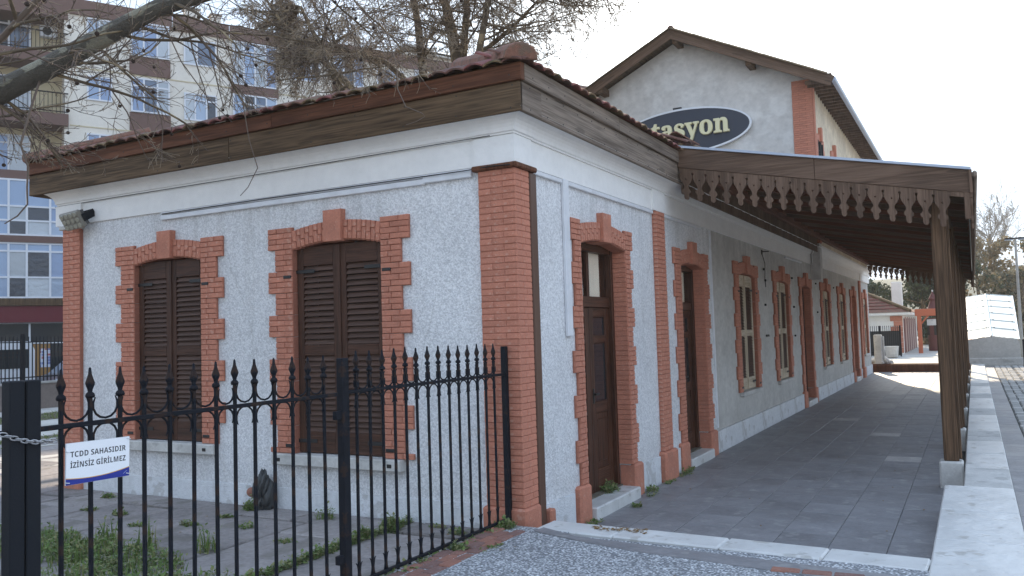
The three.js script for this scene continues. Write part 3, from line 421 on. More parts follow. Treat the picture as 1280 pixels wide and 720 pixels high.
// doors: frame, transom light with curtains, two leaves with glass and panel
const curtain = std({ color: lin(0.85, 0.8, 0.66), roughness: 0.95 });
SIDE.filter((o) => o.door).forEach((o, i) => {
  const w2 = o.w / 2, m = i === 3 ? M.post : M.doorWood, top = o.spring + RISE, zd = -0.22, T = 2.06, y0 = -0.16;
  const fr = mesh('door_frame', [[o.c - w2, o.c - w2 + 0.07], [o.c + w2 - 0.07, o.c + w2]].map(([a, b]) => toSide(cb2(a, b, y0, top - 0.002, -0.34, -0.142, 0.006, 'y'))).concat([toSide(cb2(o.c - w2 + 0.07, o.c + w2 - 0.07, T, T + 0.13, zd - 0.05, zd + 0.05, 0.006, 'x')), toSide(cb2(o.c - w2 + 0.07, o.c + w2 - 0.07, top - 0.11, top - 0.003, -0.33, -0.15, 0.006, 'x')), toSide(cb2(o.c - 0.035, o.c + 0.035, T + 0.13, top - 0.1, zd - 0.03, zd + 0.03, 0.004, 'y'))]), m, st);
  for (const s of [-1, 1]) {
    const x0 = s < 0 ? o.c - w2 + 0.07 : o.c + 0.004, x1 = s < 0 ? o.c - 0.004 : o.c + w2 - 0.07, z0 = zd - 0.022, z1 = zd + 0.022;
    const rails = [[y0 + 0.01, y0 + 0.28], [0.78, 0.92], [1.62, 1.72], [T - 0.12, T - 0.002]];
    const leaf = mesh('door', [cb2(x0, x0 + 0.12, y0 + 0.01, T - 0.003, z0, z1, 0.006, 'y'), cb2(x1 - 0.12, x1, y0 + 0.01, T - 0.003, z0, z1, 0.006, 'y'), ...rails.map(([a, b]) => cb2(x0 + 0.12, x1 - 0.12, a, b, z0 + 0.001, z1 - 0.001, 0.006, 'x'))].map(toSide), m, st);
    mesh('panel', toSide(cb2(x0 + 0.12, x1 - 0.12, y0 + 0.28, 0.78, z0 + 0.012, z1 - 0.012, 0.006, 'y')), m, leaf); mesh('panel', toSide(cb2(x0 + 0.17, x1 - 0.17, y0 + 0.35, 0.71, z0 + 0.012, z1 - 0.003, 0.012, 'y')), m, leaf);
    mesh('glass_pane', toSide(b2(x0 + 0.12, x1 - 0.12, 0.92, 1.62, zd - 0.004, zd + 0.004)), M.glassDark, leaf); mesh('glass_pane', toSide(b2(x0 + 0.12, x1 - 0.12, 1.72, T - 0.12, zd - 0.004, zd + 0.004)), M.glassDark, leaf);
    if (s > 0) mesh('handle', toSide(merge([cb2(x0 + 0.04, x0 + 0.08, 0.9, 1.08, z1, z1 + 0.01, 0.003), cb2(x0 + 0.03, x0 + 0.15, 1.0, 1.025, z1 + 0.03, z1 + 0.05, 0.004), cb2(x0 + 0.05, x0 + 0.07, 1.0, 1.025, z1 + 0.008, z1 + 0.035, 0.003)])), M.black, leaf);
    const g0 = s < 0 ? o.c - w2 + 0.07 : o.c + 0.035, g1 = s < 0 ? o.c - 0.035 : o.c + w2 - 0.07;
    mesh('glass_pane', toSide(b2(g0, g1, T + 0.13, top - 0.1, zd - 0.004, zd + 0.003)), new THREE.MeshPhysicalMaterial({ color: lin(1, 1, 1), transmission: 1, roughness: 0.03, thickness: 0 }), fr);
    const fold = []; for (let k = 0; k <= 16; k++) fold.push([g0 + (g1 - g0) * (s < 0 ? k / 40 : 0.22 + k / 28), -0.25 + 0.012 * Math.sin(k * 1.9)]);
    const cs = shapeOf([...fold, ...fold.slice().reverse().map(([a, b]) => [a, b - 0.006])]);
    mesh('curtain', toSide(boxUV(extrude(cs, top - T - 0.12).rotateX(Math.PI / 2).translate(0, top - 0.02, 0))), curtain, fr);
  }
  mesh('door_step', toSide(cb2(o.c - w2 + 0.002, o.c + w2 - 0.002, -0.45, -0.165, -0.35, i === 0 ? 0.13 : 0.1, 0.015)), M.marble, st);
  mesh('doorway_back', toSide(b2(o.c - w2 - 0.2, o.c + w2 + 0.2, -0.4, 3.1, -0.8, -0.78)), M.dark, st);
});
for (const o of FRONT) mesh('window_back', b2(o.c - 0.8, o.c + 0.8, 0.3, 3.1, -0.5, -0.48), M.dark, st);
for (const o of SIDE.filter((q) => !q.door)) mesh('window_back', toSide(b2(o.c - 0.8, o.c + 0.8, 0.3, 3.1, -0.5, -0.48)), M.dark, st);
// conduits and cables on the walls
{ mesh('conduit', cb2(-5.04, -1.02, 3.325, 3.385, 0.0, 0.035, 0.006), M.whitePlastic, st); mesh('conduit', cb2(-1.03, -0.45, 3.335, 3.40, 0.0, 0.042, 0.006), M.whitePlastic, st);
  mesh('conduit', cb2(-5.04, -0.42, 3.392, 3.424, 0.0, 0.03, 0.006), M.whitePlastic, st);
  mesh('cable', tube([V(-5.0, 3.4, 0.042), V(-3.2, 3.41, 0.04), V(-1.5, 3.405, 0.045), V(-0.5, 3.40, 0.06), V(-0.2, 3.40, 0.1), V(0.03, 3.39, 0.1)], 0.006, 5), M.black, st);
  mesh('cable', tube([V(-7.2, 3.703, 0.03), V(-6, 3.706, 0.045), V(-4, 3.7, 0.045), V(-2, 3.71, 0.045), V(-0.2, 3.708, 0.075)], 0.004, 4), M.black, st);
  mesh('conduit', cb2(0, 0.036, 3.375, 3.42, -1.05, -0.43, 0.006), M.whitePlastic, st); mesh('conduit', cb2(0, 0.04, 1.72, 3.43, -1.21, -1.08, 0.008), M.whitePlastic, st); mesh('conduit', cb2(0, 0.036, 3.372, 3.42, -3.98, -1.215, 0.006), M.whitePlastic, st); mesh('conduit', cb2(0, 0.036, 3.375, 3.42, -6.3, -4.42, 0.006), M.whitePlastic, st);
  mesh('conduit', cb2(-0.005, 0.022, 0.1, 3.42, -6.93, -6.87, 0.005), M.whitePlastic, st); mesh('conduit', cb2(0, 0.04, 3.36, 3.41, -15.4, -13.3, 0.006), M.whitePlastic, st);
  mesh('bracket', [cb2(0, 0.16, 3.33, 3.35, -10.89, -10.87, 0.004), cb2(0, 0.02, 3.28, 3.38, -10.9, -10.86, 0.004)], M.black, st);
  mesh('cable', tube([V(0.01, 3.3, -10.88), V(0.015, 3.1, -11.1), V(0.012, 2.8, -11.05), V(0.012, 2.6, -11.1)], 0.007, 4), M.black, st); 
  const bolts = []; for (const [z, y] of [[-11.0, 2.95], [-11.1, 2.72], [-11.0, 2.2], [-11.0, 1.55], [-11.15, 1.55], [-14.1, 2.9], [-14.2, 2.2], [-14.2, 1.5], [-17.6, 2.9], [-17.7, 2.1], [-21, 2.9]]) bolts.push(cb2(0, 0.035, y, y + 0.045, z, z + 0.06, 0.004)); mesh('bolt', bolts, M.black, st); }
// gabled two-storey centre block
const GZ = -17, gx0 = -7.27, gx1 = 0.25, gr = -3.51, eave = 8.62, ridge = 10.48;
mesh('wall', boxUV(extrude(shapeOf([[gx0, 3.0], [gx1, 3.0], [gx1, eave - 0.06], [gr, ridge - 0.12], [gx0, eave - 0.06]]), 0.35).translate(0, 0, GZ - 0.35)), M.gable, st);
{ const up = [{ z: -17.86 }, { z: -20.6 }, { z: -24 }, { z: -27 }];
  mesh('wall', boxUV(toSide(extrude(shapeOf([[17.352, 3.97], [31, 3.97], [31, eave + 0.1], [17.352, eave + 0.1]], up.map((o) => { const c = -o.z; return [[c - 0.45, 5.2], [c + 0.45, 5.2], [c + 0.45, 6.95], [c - 0.45, 6.95]]; })), 0.3).translate(0, 0, gx1 - 0.3))), std({ map: M.gable.map, color: lin(1.12, 1.0, 0.80), roughness: 0.95 }), st);
  mesh('cornice', b2(-0.3, 0.24, 3.9, 4.0, -31, -17.36), M.plaster, st);
  for (const o of up) { const c = -o.z, s = [];
    for (const sg of [-1, 1]) { for (let k = 0; k < 7; k++) s.push(b2(c + sg * 0.45, c + sg * (k % 2 ? 0.72 : 0.64), 5.2 + k * 0.27, 5.2 + k * 0.27 + 0.26, gx1 - 0.1, gx1 + 0.04)); }
    s.push(b2(c - 0.45, c + 0.45, 6.95, 7.12, gx1 - 0.1, gx1 + 0.04), b2(c - 0.1, c + 0.1, 6.95, 7.35, gx1 - 0.1, gx1 + 0.1));
    const w = mesh('window_surround', s.map(toSide), M.brick[1], st);
    for (const sg of [-1, 1]) { const sl = []; for (let k = 0; k < 16; k++) sl.push(cbox(0.32, 0.012, 0.06, 0.003).rotateX(0.7).translate(c + sg * 0.22, 5.35 + k * 0.09, gx1 - 0.0)); mesh('shutter', [b2(c + sg * 0.04, c + sg * 0.09, 5.21, 6.94, gx1 - 0.05, gx1 + 0.045), b2(c + sg * 0.38, c + sg * 0.44, 5.21, 6.94, gx1 - 0.05, gx1 + 0.045), ...sl].map(toSide), M.ironDusty, w); }
    mesh('window_back', toSide(b2(c - 0.5, c + 0.5, 5.1, 7.0, gx1 - 0.36, gx1 - 0.34)), M.dark, w); }
  const p = mesh('corner_pillar', b2(-0.27, gx1 + 0.02, 4.0, eave - 0.1, GZ - 0.26, GZ + 0.02), M.mortar, st), s = [];
  for (let i = 0; i < 74; i++) { const y = 4.02 + i * CH, j = i % 2 ? 0.34 : 0.66; for (const [a, b] of [[0, j], [j, 1]]) { s.push(brickGeo((b - a) * 0.54 - 0.006, CH - 0.0065, 0.034, 0.005, i % 4).clone().translate(-0.28 + (a + b) / 2 * 0.54, y + CH / 2, GZ + 0.005)); s.push(brickGeo((b - a) * 0.27 - 0.006, CH - 0.0065, 0.034, 0.005, i % 4).clone().rotateY(Math.PI / 2).translate(gx1 + 0.005, y + CH / 2, GZ + 0.02 - (a + b) / 2 * 0.27)); } }
  mesh('brick', s, M.brick[1], p).userData.kind = 'stuff';
  // roof slabs, barge boards, purlin ends, rafter tails and tiles
  const zf = -16.42, zb = -31.6, sl = (ridge - eave) / (gx1 - gr), ox = 0.62, k = Math.atan(sl);
  const slab = (s) => { const len = Math.hypot(gx1 + ox - gr, sl * (gx1 + ox - gr)); return boxUV(new THREE.BoxGeometry(len, 0.06, zf - zb).translate(len / 2, 0.03, (zf + zb) / 2).rotateZ(-k)); };
  const rf = mesh('roof', [boxUV(slab().translate(gr, ridge, 0)), boxUV(slab().scale(-1, 1, 1).translate(gr, ridge, 0))].map((g, i) => { if (i) { const a = g.attributes.position; for (let t = 0; t < a.count; t += 3) { const x = a.getX(t), y = a.getY(t), z = a.getZ(t); a.setXYZ(t, a.getX(t + 1), a.getY(t + 1), a.getZ(t + 1)); a.setXYZ(t + 1, x, y, z); } g.computeVertexNormals(); } return g; }), M.fasciaGrey, st);
  for (const s of [1, -1]) { const len = Math.hypot(gx1 + ox - gr, sl * (gx1 + ox - gr)) + 0.03; const g = cb2(0, len, -0.2, 0.085, zf, zf + 0.045, 0.008, 'x').rotateZ(-k); const o = mesh('barge_board', g, M.canopyWood, rf); o.position.set(gr, ridge, s > 0 ? 0 : 2 * zf + 0.045); if (s < 0) { o.rotation.y = Math.PI; } }
  for (const [dx, sg] of [[0.12, 1], [2.2, 1], [2.3, -1], [0.0, 1]].slice(0, 3)) mesh('purlin_end', cb2(gr + sg * dx - 0.09, gr + sg * dx + 0.09, ridge - 0.3 - sl * dx, ridge - 0.09 - sl * dx, GZ - 0.1, zf - 0.02, 0.01, 'z'), M.post, rf);
  const tails = []; for (let i = 0; i < 40; i++) { const z = -16.6 - i * 0.38; tails.push(cb2(gx1 - 0.1, gx1 + ox - 0.04, -0.1, 0.0, z - 0.05, z + 0.05, 0.006).rotateZ(-k * 0.0).translate(0, eave - 0.16 - 0.05, 0)); } mesh('rafter_tail', tails, M.canopyWood, rf).userData.kind = 'stuff';
  mesh('eave_soffit', b2(gx1, gx1 + ox - 0.02, eave - 0.16, eave - 0.14, zb, zf, 'z'), M.post, rf);
  mesh('gutter', cb2(gx1 + ox - 0.03, gx1 + ox + 0.09, eave - sl * ox - 0.06, eave - sl * ox + 0.06, zb, zf, 0.02), M.metalPale, rf);
  const tl = []; for (let r = 0; r < 13; r++) for (let i = 0; i < 74; i++) tl.push([r * 0.36, i * 0.207]);
  const tg = (() => { const pts = []; for (let i = 0; i <= 6; i++) { const t = i / 6; pts.push([(t - 0.5) * 0.205, 0.05 * Math.sin(t * Math.PI) + 0.016]); } for (let i = 6; i >= 0; i--) { const t = i / 6; pts.push([(t - 0.5) * 0.205, 0.05 * Math.sin(t * Math.PI)]); } return boxUV(extrude(shapeOf(pts), 0.4).rotateY(Math.PI / 2)); })();
  for (const s of [1, -1]) { const im = new THREE.InstancedMesh(tg, M.tile[1], tl.length), mt = new THREE.Matrix4(), q = new THREE.Quaternion(); const r = mulberry(3); tl.forEach(([d, z], n) => { const e = new THREE.Euler(0, s > 0 ? 0 : Math.PI, 0), dd = d + 0.02; q.setFromEuler(new THREE.Euler(0, s > 0 ? 0 : Math.PI, -k * 1 + rr(-0.01, 0.01, r), 'YZX')); mt.compose(V(gr + s * dd * Math.cos(k), ridge + 0.07 - dd * Math.sin(k) + rr(-0.004, 0.004, r), zf + 0.03 - z), q, V(1, 1, 1)); im.setMatrixAt(n, mt); }); im.name = 'tile'; im.userData.kind = 'stuff'; rf.add(shadows(im)); }
  for (let i = 0; i < 40; i++) { const o = mesh('ridge_tile', tube([V(0, 0, 0), V(0, 0.012, -0.42)], [0.1, 0.085], 8), M.tile[i % 4], rf, gr, ridge + 0.1, zf - i * 0.38); }
}

// ---------------------------------------------------------------- canopy over the platform
{ const cz0 = -4.5, cz1 = -28.6, xa = 0.245, xb = 3.89, ya = 4.36, yb = 3.6, sl = (ya - yb) / (xb - xa), ang = Math.atan(sl), Y = (x) => ya - sl * (x - xa);
  const c = thing('platform_canopy', 'dark timber platform canopy with scalloped valance on wooden posts', 'canopy');
  mesh('roof_sheet', (() => { const len = Math.hypot(xb - xa, ya - yb) + 0.26; return boxUV(new THREE.BoxGeometry(len, 0.02, cz0 - cz1 + 0.06).translate(len / 2 - 0.24, 0.0, 0).rotateZ(-ang).translate(xa, ya + 0.012, (cz0 + cz1) / 2)); })(), M.metalPale, c);
  const N = 160, len = Math.hypot(xb - xa, ya - yb); // ceiling boards run along x, fixed above rafters
  const cg = [0, 1, 2, 3].map((i) => cbox(len - 0.06, 0.02, 0.146, 0.004, i * 2.3, 'x').rotateZ(-ang));
  for (let i = 0; i < N; i++) { const z = cz0 - 0.12 - i * 0.15; mesh('ceiling_board', cg[(i * 3) % 4], M.ceiling, c, (xa + xb) / 2, (ya + yb) / 2 - 0.03, z - 0.0); }
  for (let i = 0; i < 27; i++) { const z = cz0 - 0.35 - i * 0.9; mesh('rafter', cbox(len - 0.1, 0.12, 0.07, 0.006, i, 'x').rotateZ(-ang), i % 2 ? M.ceiling : M.canopyWood, c, (xa + xb) / 2, (ya + yb) / 2 - 0.105, z); }
  mesh('wall_plate', cb2(0.24, 0.34, 4.08, 4.24, cz1, cz0 - 0.1, 0.01, 'z'), M.ceiling, c);
  mesh('edge_beam', cb2(3.44, 3.6, 3.26, 3.46, cz1 + 0.05, cz0 - 0.06, 0.01, 'z'), M.post, c);
  // end fascia and valance, sheared to follow the roof fall: built along the slope from vertical boards
  const sheared = (g, x0) => { const p = g.attributes.position; for (let i = 0; i < p.count; i++) p.setY(i, p.getY(i) - sl * (p.getX(i) - x0)); g.computeVertexNormals(); return g; };
  for (const [z, dir, stuff] of [[cz0, 1, false], [cz1, -1, true]]) {
    mesh('end_fascia', boxUV(sheared(cb2(xa, 2.1, ya - 0.285, ya, z - 0.035, z, 0.006, 'x'), xa), 0, 'x'), M.canopyWood, c); mesh('end_fascia', boxUV(sheared(cb2(2.103, xb, ya - 0.285, ya, z - 0.035, z + 0.001, 0.006, 'x'), xa), 0, 'x'), M.canopyWood, c);
    mesh('flashing', sheared(b2(xa, xb + 0.02, ya + 0.001, ya + 0.035, z - 0.08, z + 0.018), xa), M.metalPale, c);
    const n = 18, p = 0.1895, list = [];
    for (let i = 0; i < n; i++) { const x = xa + 0.02 + (i + 0.5) * p, g = valanceGeo(p).clone().translate(x, Y(x) - 0.29, z - 0.03); if (stuff) list.push(g); else mesh('valance_board', boxUV(sheared(valanceGeo(p).clone(), 0).translate(x, Y(x) - 0.29, z - 0.03), i * 1.3), M.canopyWood, c); }
    mesh('valance_end', boxUV(sheared(cb2(xa + 0.022 + n * p, xb - 0.07, ya - 0.345, ya - 0.286, z - 0.03, z - 0.006, 0.003), xa)), M.canopyWood, c); mesh('corner_strip', cb2(xb - 0.07, xb - 0.006, yb - 0.6, yb - 0.27, z - 0.03, z - 0.004, 0.004, 'y'), M.canopyWood, c);
    if (stuff) mesh('valance', list, M.canopyWood, c).userData.kind = 'stuff';
  }
  mesh('side_fascia', cb2(xb - 0.005, xb + 0.03, yb - 0.29, yb + 0.0, cz1, cz0 + 0.03, 0.006, 'z'), M.canopyWood, c);
  mesh('side_fascia', cb2(xb + 0.03, xb + 0.085, yb - 0.1, yb - 0.02, cz1, cz0 + 0.04, 0.02, 'z'), M.fasciaPale, c);
  { const n = 126, p = (cz0 - cz1) / n, list = []; for (let i = 0; i < n; i++) list.push(valanceGeo(p).clone().rotateY(Math.PI / 2).translate(xb - 0.004, yb - 0.285, cz0 - (i + 0.5) * p)); mesh('valance', list, M.canopyWood, c).userData.kind = 'stuff'; }
  for (let i = 0; i < 7; i++) { const z = -4.78 - i * 3.6; const p = mesh('post', [cb2(3.43, 3.6, 0.03, 3.27, z - 0.085, z + 0.085, 0.012, 'y'), cb2(3.40, 3.43, 0.9, 3.27, z - 0.05, z + 0.05, 0.006, 'y')].slice(0, 1), M.post, c);
    mesh('post_board', cb2(3.601, 3.63, 0.06, 3.3, z - 0.07, z + 0.06, 0.005, 'y'), M.post, p);
    mesh('post_base', cb2(3.375, 3.645, -0.4, 0.03, z - 0.14, z + 0.14, 0.02), M.stone, p);
    const br = cbox(0.09, 0.9, 0.08, 0.008, i, 'y'); const b = mesh('brace', br.rotateX(0.8), M.post, p, 3.515, 2.98, z - 0.36); 
    mesh('drain', cb2(3.65, 3.658, -0.28, -0.02, z - 2.2, z - 0.3, 0.002), M.ironDusty, p); }
}
function valanceGeo(p) { valanceGeo.c ??= new Map(); const key = p.toFixed(4); if (valanceGeo.c.has(key)) return valanceGeo.c.get(key);
  const h = p / 2, half = [[h, 0], [h, -0.05], [h - 0.014, -0.058], [h - 0.017, -0.075], [h - 0.007, -0.088], [h - 0.005, -0.11], [h - 0.009, -0.145], [h - 0.025, -0.18], [h - 0.048, -0.215], [h - 0.064, -0.25], [h - 0.066, -0.275], [h - 0.052, -0.295], [h - 0.038, -0.31], [h - 0.035, -0.328], [h - 0.043, -0.347], [h - 0.058, -0.357], [h - 0.064, -0.375], [h - 0.06, -0.40]];
  const r = h - 0.062, pts = [...half]; for (let i = 0; i <= 6; i++) { const t = i / 6 * Math.PI; pts.push([r * Math.cos(t), -0.415 - r * Math.sin(t)]); } for (const [x, y] of half.slice().reverse()) pts.push([-x, y]);
  const hole = new THREE.Path(); hole.absarc(0, -0.15, 0.011, 0, Math.PI * 2, true);
  const g = boxUV(extrude(shapeOf(pts, [hole]), 0.024, { curveSegments: 6 }), 0); valanceGeo.c.set(key, g); return g; }

// ---------------------------------------------------------------- sign, floodlight
const serif = await new FontLoader().loadAsync('fonts/droid/droid_serif_bold.typeface.json');
{ const s = thing('oval_sign', 'dark blue oval sign with white rim and raised cream lettering on the gable', 'sign', -3.38, 7.6, GZ);
  const el = (a, b) => { const sh = new THREE.Shape(); sh.absellipse(0, 0, a, b, 0, Math.PI * 2); return sh; };
  mesh('panel', new THREE.ExtrudeGeometry(el(1.93, 0.63), { depth: 0.06, bevelEnabled: false, curveSegments: 48 }).translate(0, 0, 0.03), plain(0.018, 0.026, 0.048, 0.45), s);
  const rim = el(1.985, 0.685); rim.holes.push(new THREE.Path().absellipse(0, 0, 1.93, 0.63, 0, Math.PI * 2, true)); mesh('rim', new THREE.ExtrudeGeometry(rim, { depth: 0.08, bevelEnabled: false, curveSegments: 48 }).translate(0, 0, 0.03), plain(0.75, 0.77, 0.8, 0.5), s);
  const letters = []; 'İstasyon'.split('').forEach((ch) => {}); const tg = new TextGeometry('istasyon', { font: serif, size: 0.54, depth: 0.07, curveSegments: 6, bevelEnabled: true, bevelSize: 0.012, bevelThickness: 0.012, bevelSegments: 1 }); tg.computeBoundingBox(); const bb = tg.boundingBox, w = bb.max.x - bb.min.x;
  tg.translate(-(bb.min.x + bb.max.x) / 2, 0, 0).scale(2.95 / w, 1, 1).translate(-0.11, -0.185, 0.1); mesh('lettering', tg, plain(0.78, 0.72, 0.45, 0.5), s);
  mesh('bracket', b2(-0.3, -0.05, 0.66, 0.74, 0.0, 0.1), M.black, s); }
{ const f = thing('floodlight', 'grey LED floodlight on the cornice above the left brick pillar', 'floodlight', -6.52, 3.44, 0.22); f.rotation.set(0.5, 0.15, 0.12, 'YXZ');
  mesh('housing', cbox(0.36, 0.24, 0.07, 0.02), plain(0.24, 0.225, 0.19, 0.5), f); const fins = []; for (let i = 0; i < 9; i++) fins.push(b2(-0.16 + i * 0.04 - 0.006, -0.16 + i * 0.04 + 0.006, -0.1, 0.1, -0.08, -0.03)); mesh('cooling_fin', fins, plain(0.1, 0.1, 0.1, 0.5), f);
  for (let i = 0; i < 4; i++) for (let j = 0; j < 3; j++) mesh('lens', new THREE.CylinderGeometry(0.03, 0.034, 0.014, 10).rotateX(Math.PI / 2), plain(0.35, 0.34, 0.28, 0.2), f, -0.12 + i * 0.08, -0.075 + j * 0.075, 0.04);
  mesh('bracket', [b2(0.18, 0.195, -0.05, 0.05, -0.2, 0.0), b2(-0.195, -0.18, -0.05, 0.05, -0.2, 0.0), b2(-0.195, 0.195, -0.05, 0.05, -0.21, -0.2)], M.ironDusty, f); }

// ---------------------------------------------------------------- iron fence and gates
const FX = -0.1, RAIL = 1.385;
const picketGeo = (tip, foot, leafy) => { const g = [bx(0.017, tip - 0.14 - foot, 0.017, 0, (tip - 0.14 + foot) / 2, 0)];
  const sp = lathe([[0.0001, 0], [0.02, 0.002], [0.024, 0.012], [0.02, 0.024], [0.011, 0.032], [0.013, 0.045], [0.022, 0.068], [0.023, 0.078], [0.016, 0.1], [0.009, 0.122], [0.0065, 0.15], [0.0001, 0.158]], 8); sp.translate(0, tip - 0.158, 0); g.push(boxUV(sp));
  const prong = (y, s, up, h, out) => tube([V(0, y, s * 0.008), V(0, y + up * h * 0.45, s * 0.012), V(0, y + up * h * 0.8, s * out * 0.6), V(0, y + up * h, s * out)], [0.008, 0.008, 0.006, 0.003], 4);
  if (leafy) { for (const s of [-1, 1]) { g.push(prong(RAIL + 0.05, s, 1, 0.085, 0.032), prong(RAIL + 0.0, s, 1, 0.06, 0.03), prong(RAIL - 0.03, s, -1, 0.09, 0.032)); } g.push(bx(0.03, 0.05, 0.03, 0, RAIL + 0.06, 0)); }
  if (foot < 0.1) for (const s of [-1, 1]) g.push(prong(0.09, s, 1, 0.075, 0.035), prong(0.1, s, -1, 0.07, 0.035)); return merge(g); };
function scrollGeo(gap, up) { const r = gap / 2 - 0.011, pts = []; for (let i = 0; i <= 10; i++) { const t = -0.2 + (i / 10) * 1.4, a = Math.PI * t; pts.push(V(0, up * r * (1 - Math.sin(a)), -Math.cos(a) * r)); } return tube(pts, pts.map((_, i) => i === 0 || i === 10 ? 0.003 : 0.0062), 5); }
function panel(t, zs, tip, rails, leafy, z0, z1) {
  const pg = picketGeo(tip, 0.0, leafy);
  for (const z of zs) { const o = mesh('picket', pg, M.iron, t, 0, 0, z); o.rotation.set(rr(-0.004, 0.004), rr(-0.05, 0.05), rr(-0.004, 0.004)); o.scale.y = rr(0.996, 1.004); }
  for (let i = 0; i < zs.length - 1; i++) { const gap = Math.abs(zs[i] - zs[i + 1]), m = (zs[i] + zs[i + 1]) / 2; if (gap > 0.3) continue; mesh('scroll', scrollGeo(gap, 1), M.iron, t, 0, RAIL + 0.012, m); mesh('scroll', scrollGeo(gap, -1), M.iron, t, 0, RAIL - 0.012, m); }
  for (const y of rails) mesh('rail', cb2(-0.014, 0.014, y - 0.012, y + 0.012, z0, z1, 0.003), M.iron, t);
}
const px = { fence: [0.3, 0.456, 0.605, 0.757, 0.91, 1.065, 1.22, 1.375, 1.53, 1.685, 1.835, 1.985, 2.14, 2.295], gate: [2.79, 2.945, 3.105, 3.27, 3.43, 3.57, 3.74, 3.9, 4.065, 4.215, 4.375, 4.535] };
{ const t = thing('iron_fence', 'black wrought iron fence panel with spear tops against the brick corner pillar', 'iron fence', FX, 0, 0);
  panel(t, px.fence, 1.685, [RAIL, 0.025], true, 0.08, 2.42);
  mesh('post', cb2(-0.025, 0.025, -0.3, 1.65, 0.065, 0.125, 0.005), M.iron, t); mesh('post', cb2(-0.028, 0.028, -0.3, 1.63, 2.40, 2.475, 0.005), M.iron, t); }
{ const t = thing('iron_gate', 'black iron gate leaf with curled scrolls carrying the white notice', 'iron gate', FX, 0, 0);
  panel(t, [2.635, ...px.gate], 1.66, [RAIL - 0.008, 0.06], false, 2.5, 4.66); 
  for (const y of [0.2, 1.2]) mesh('hinge', cb2(-0.02, 0.02, y, y + 0.06, 2.44, 2.53, 0.004), M.iron, t); mesh('stile', cb2(-0.035, 0.035, 0.02, 1.615, 4.655, 4.725, 0.005), M.ironDusty, t); }
{ const t = thing('iron_gate', 'black iron gate leaf chained at its dusty stile at the picture edge', 'iron gate', FX, 0, 0);
  panel(t, [5.0, 5.16, 5.32, 5.48, 5.64, 5.8], 1.66, [RAIL - 0.008, 0.06], false, 4.8, 6.0);
  mesh('stile', cb2(-0.035, 0.035, 0.02, 1.615, 4.733, 4.805, 0.005), M.ironDusty, t); }
{ const c = thing('chain', 'steel chain looped round the two gate stiles', 'chain', FX, 0, 0); const pts = []; for (let i = 0; i < 11; i++) { const t = i / 10; pts.push(V(0.055 - 0.02 * Math.abs(t - 0.5), 1.375 - 0.055 * t - 0.018 * Math.sin(t * Math.PI), 4.84 - 0.235 * t)); }
  pts.forEach((p, i) => { const o = mesh('link', (() => { const q = []; for (let k = 0; k <= 14; k++) { const a = k / 14 * Math.PI * 2; q.push(V(Math.cos(a) * 0.0165 + Math.sign(Math.cos(a)) * 0.003, Math.sin(a) * 0.009, 0)); } return tube(q, 0.0035, 6, false); })(), M.steel, c); o.position.copy(p); o.rotation.set(i % 2 ? 1.2 : 0.1, Math.PI / 2, -0.25, 'YZX'); }); }
{ const W = 1024, H = 590, cv = document.createElement('canvas'); cv.width = W; cv.height = H; const x = cv.getContext('2d'); x.fillStyle = '#f3f4f6'; x.fillRect(0, 0, W, H);
  x.fillStyle = '#d9a13c'; x.beginPath(); x.moveTo(0, H * 0.83); x.quadraticCurveTo(W * 0.5, H * 0.95, W, H * 0.76); x.lineTo(W, H); x.lineTo(0, H); x.fill();
  x.fillStyle = '#1d2f8f'; x.beginPath(); x.moveTo(0, H * 0.85); x.quadraticCurveTo(W * 0.5, H * 0.965, W, H * 0.78); x.lineTo(W, H); x.lineTo(0, H); x.fill();
  x.fillStyle = '#2a2c33'; x.font = 'bold 112px sans-serif'; x.textAlign = 'center'; x.fillText('TCDD SAHASIDIR', W / 2, H * 0.34, W * 0.88); x.fillText('İZİNSİZ GİRİLMEZ', W / 2, H * 0.60, W * 0.88);
  x.strokeStyle = '#c9ccd6'; x.lineWidth = 5; x.beginPath(); x.moveTo(W * 0.9, H * 0.93); x.quadraticCurveTo(W * 0.94, H * 0.88, W * 0.96, H * 0.86); x.stroke();
  const t = new THREE.CanvasTexture(cv); t.colorSpace = THREE.SRGBColorSpace; t.magFilter = THREE.LinearFilter;
  const s = thing('warning_sign', 'white Turkish no-entry notice with blue swoosh tied to the gate', 'warning sign', FX + 0.03, 1.19, 4.357, Math.PI / 2); s.rotation.z = -0.015;
  mesh('board', bx(0.352, 0.204, 0.005), M.whitePlastic, s); mesh('print', new THREE.PlaneGeometry(0.35, 0.202), std({ map: t, roughness: 0.45 }), s, 0, 0, 0.0045);
  for (const [a, b] of [[-0.168, 0.06], [-0.168, -0.09], [0.168, -0.09], [0.17, 0.09]]) mesh('tie', tube([V(a - 0.012, b + 0.004, 0.005), V(a, b, 0.008), V(a + 0.012, b - 0.002, 0.006)], 0.0025, 4), M.whitePlastic, s); }

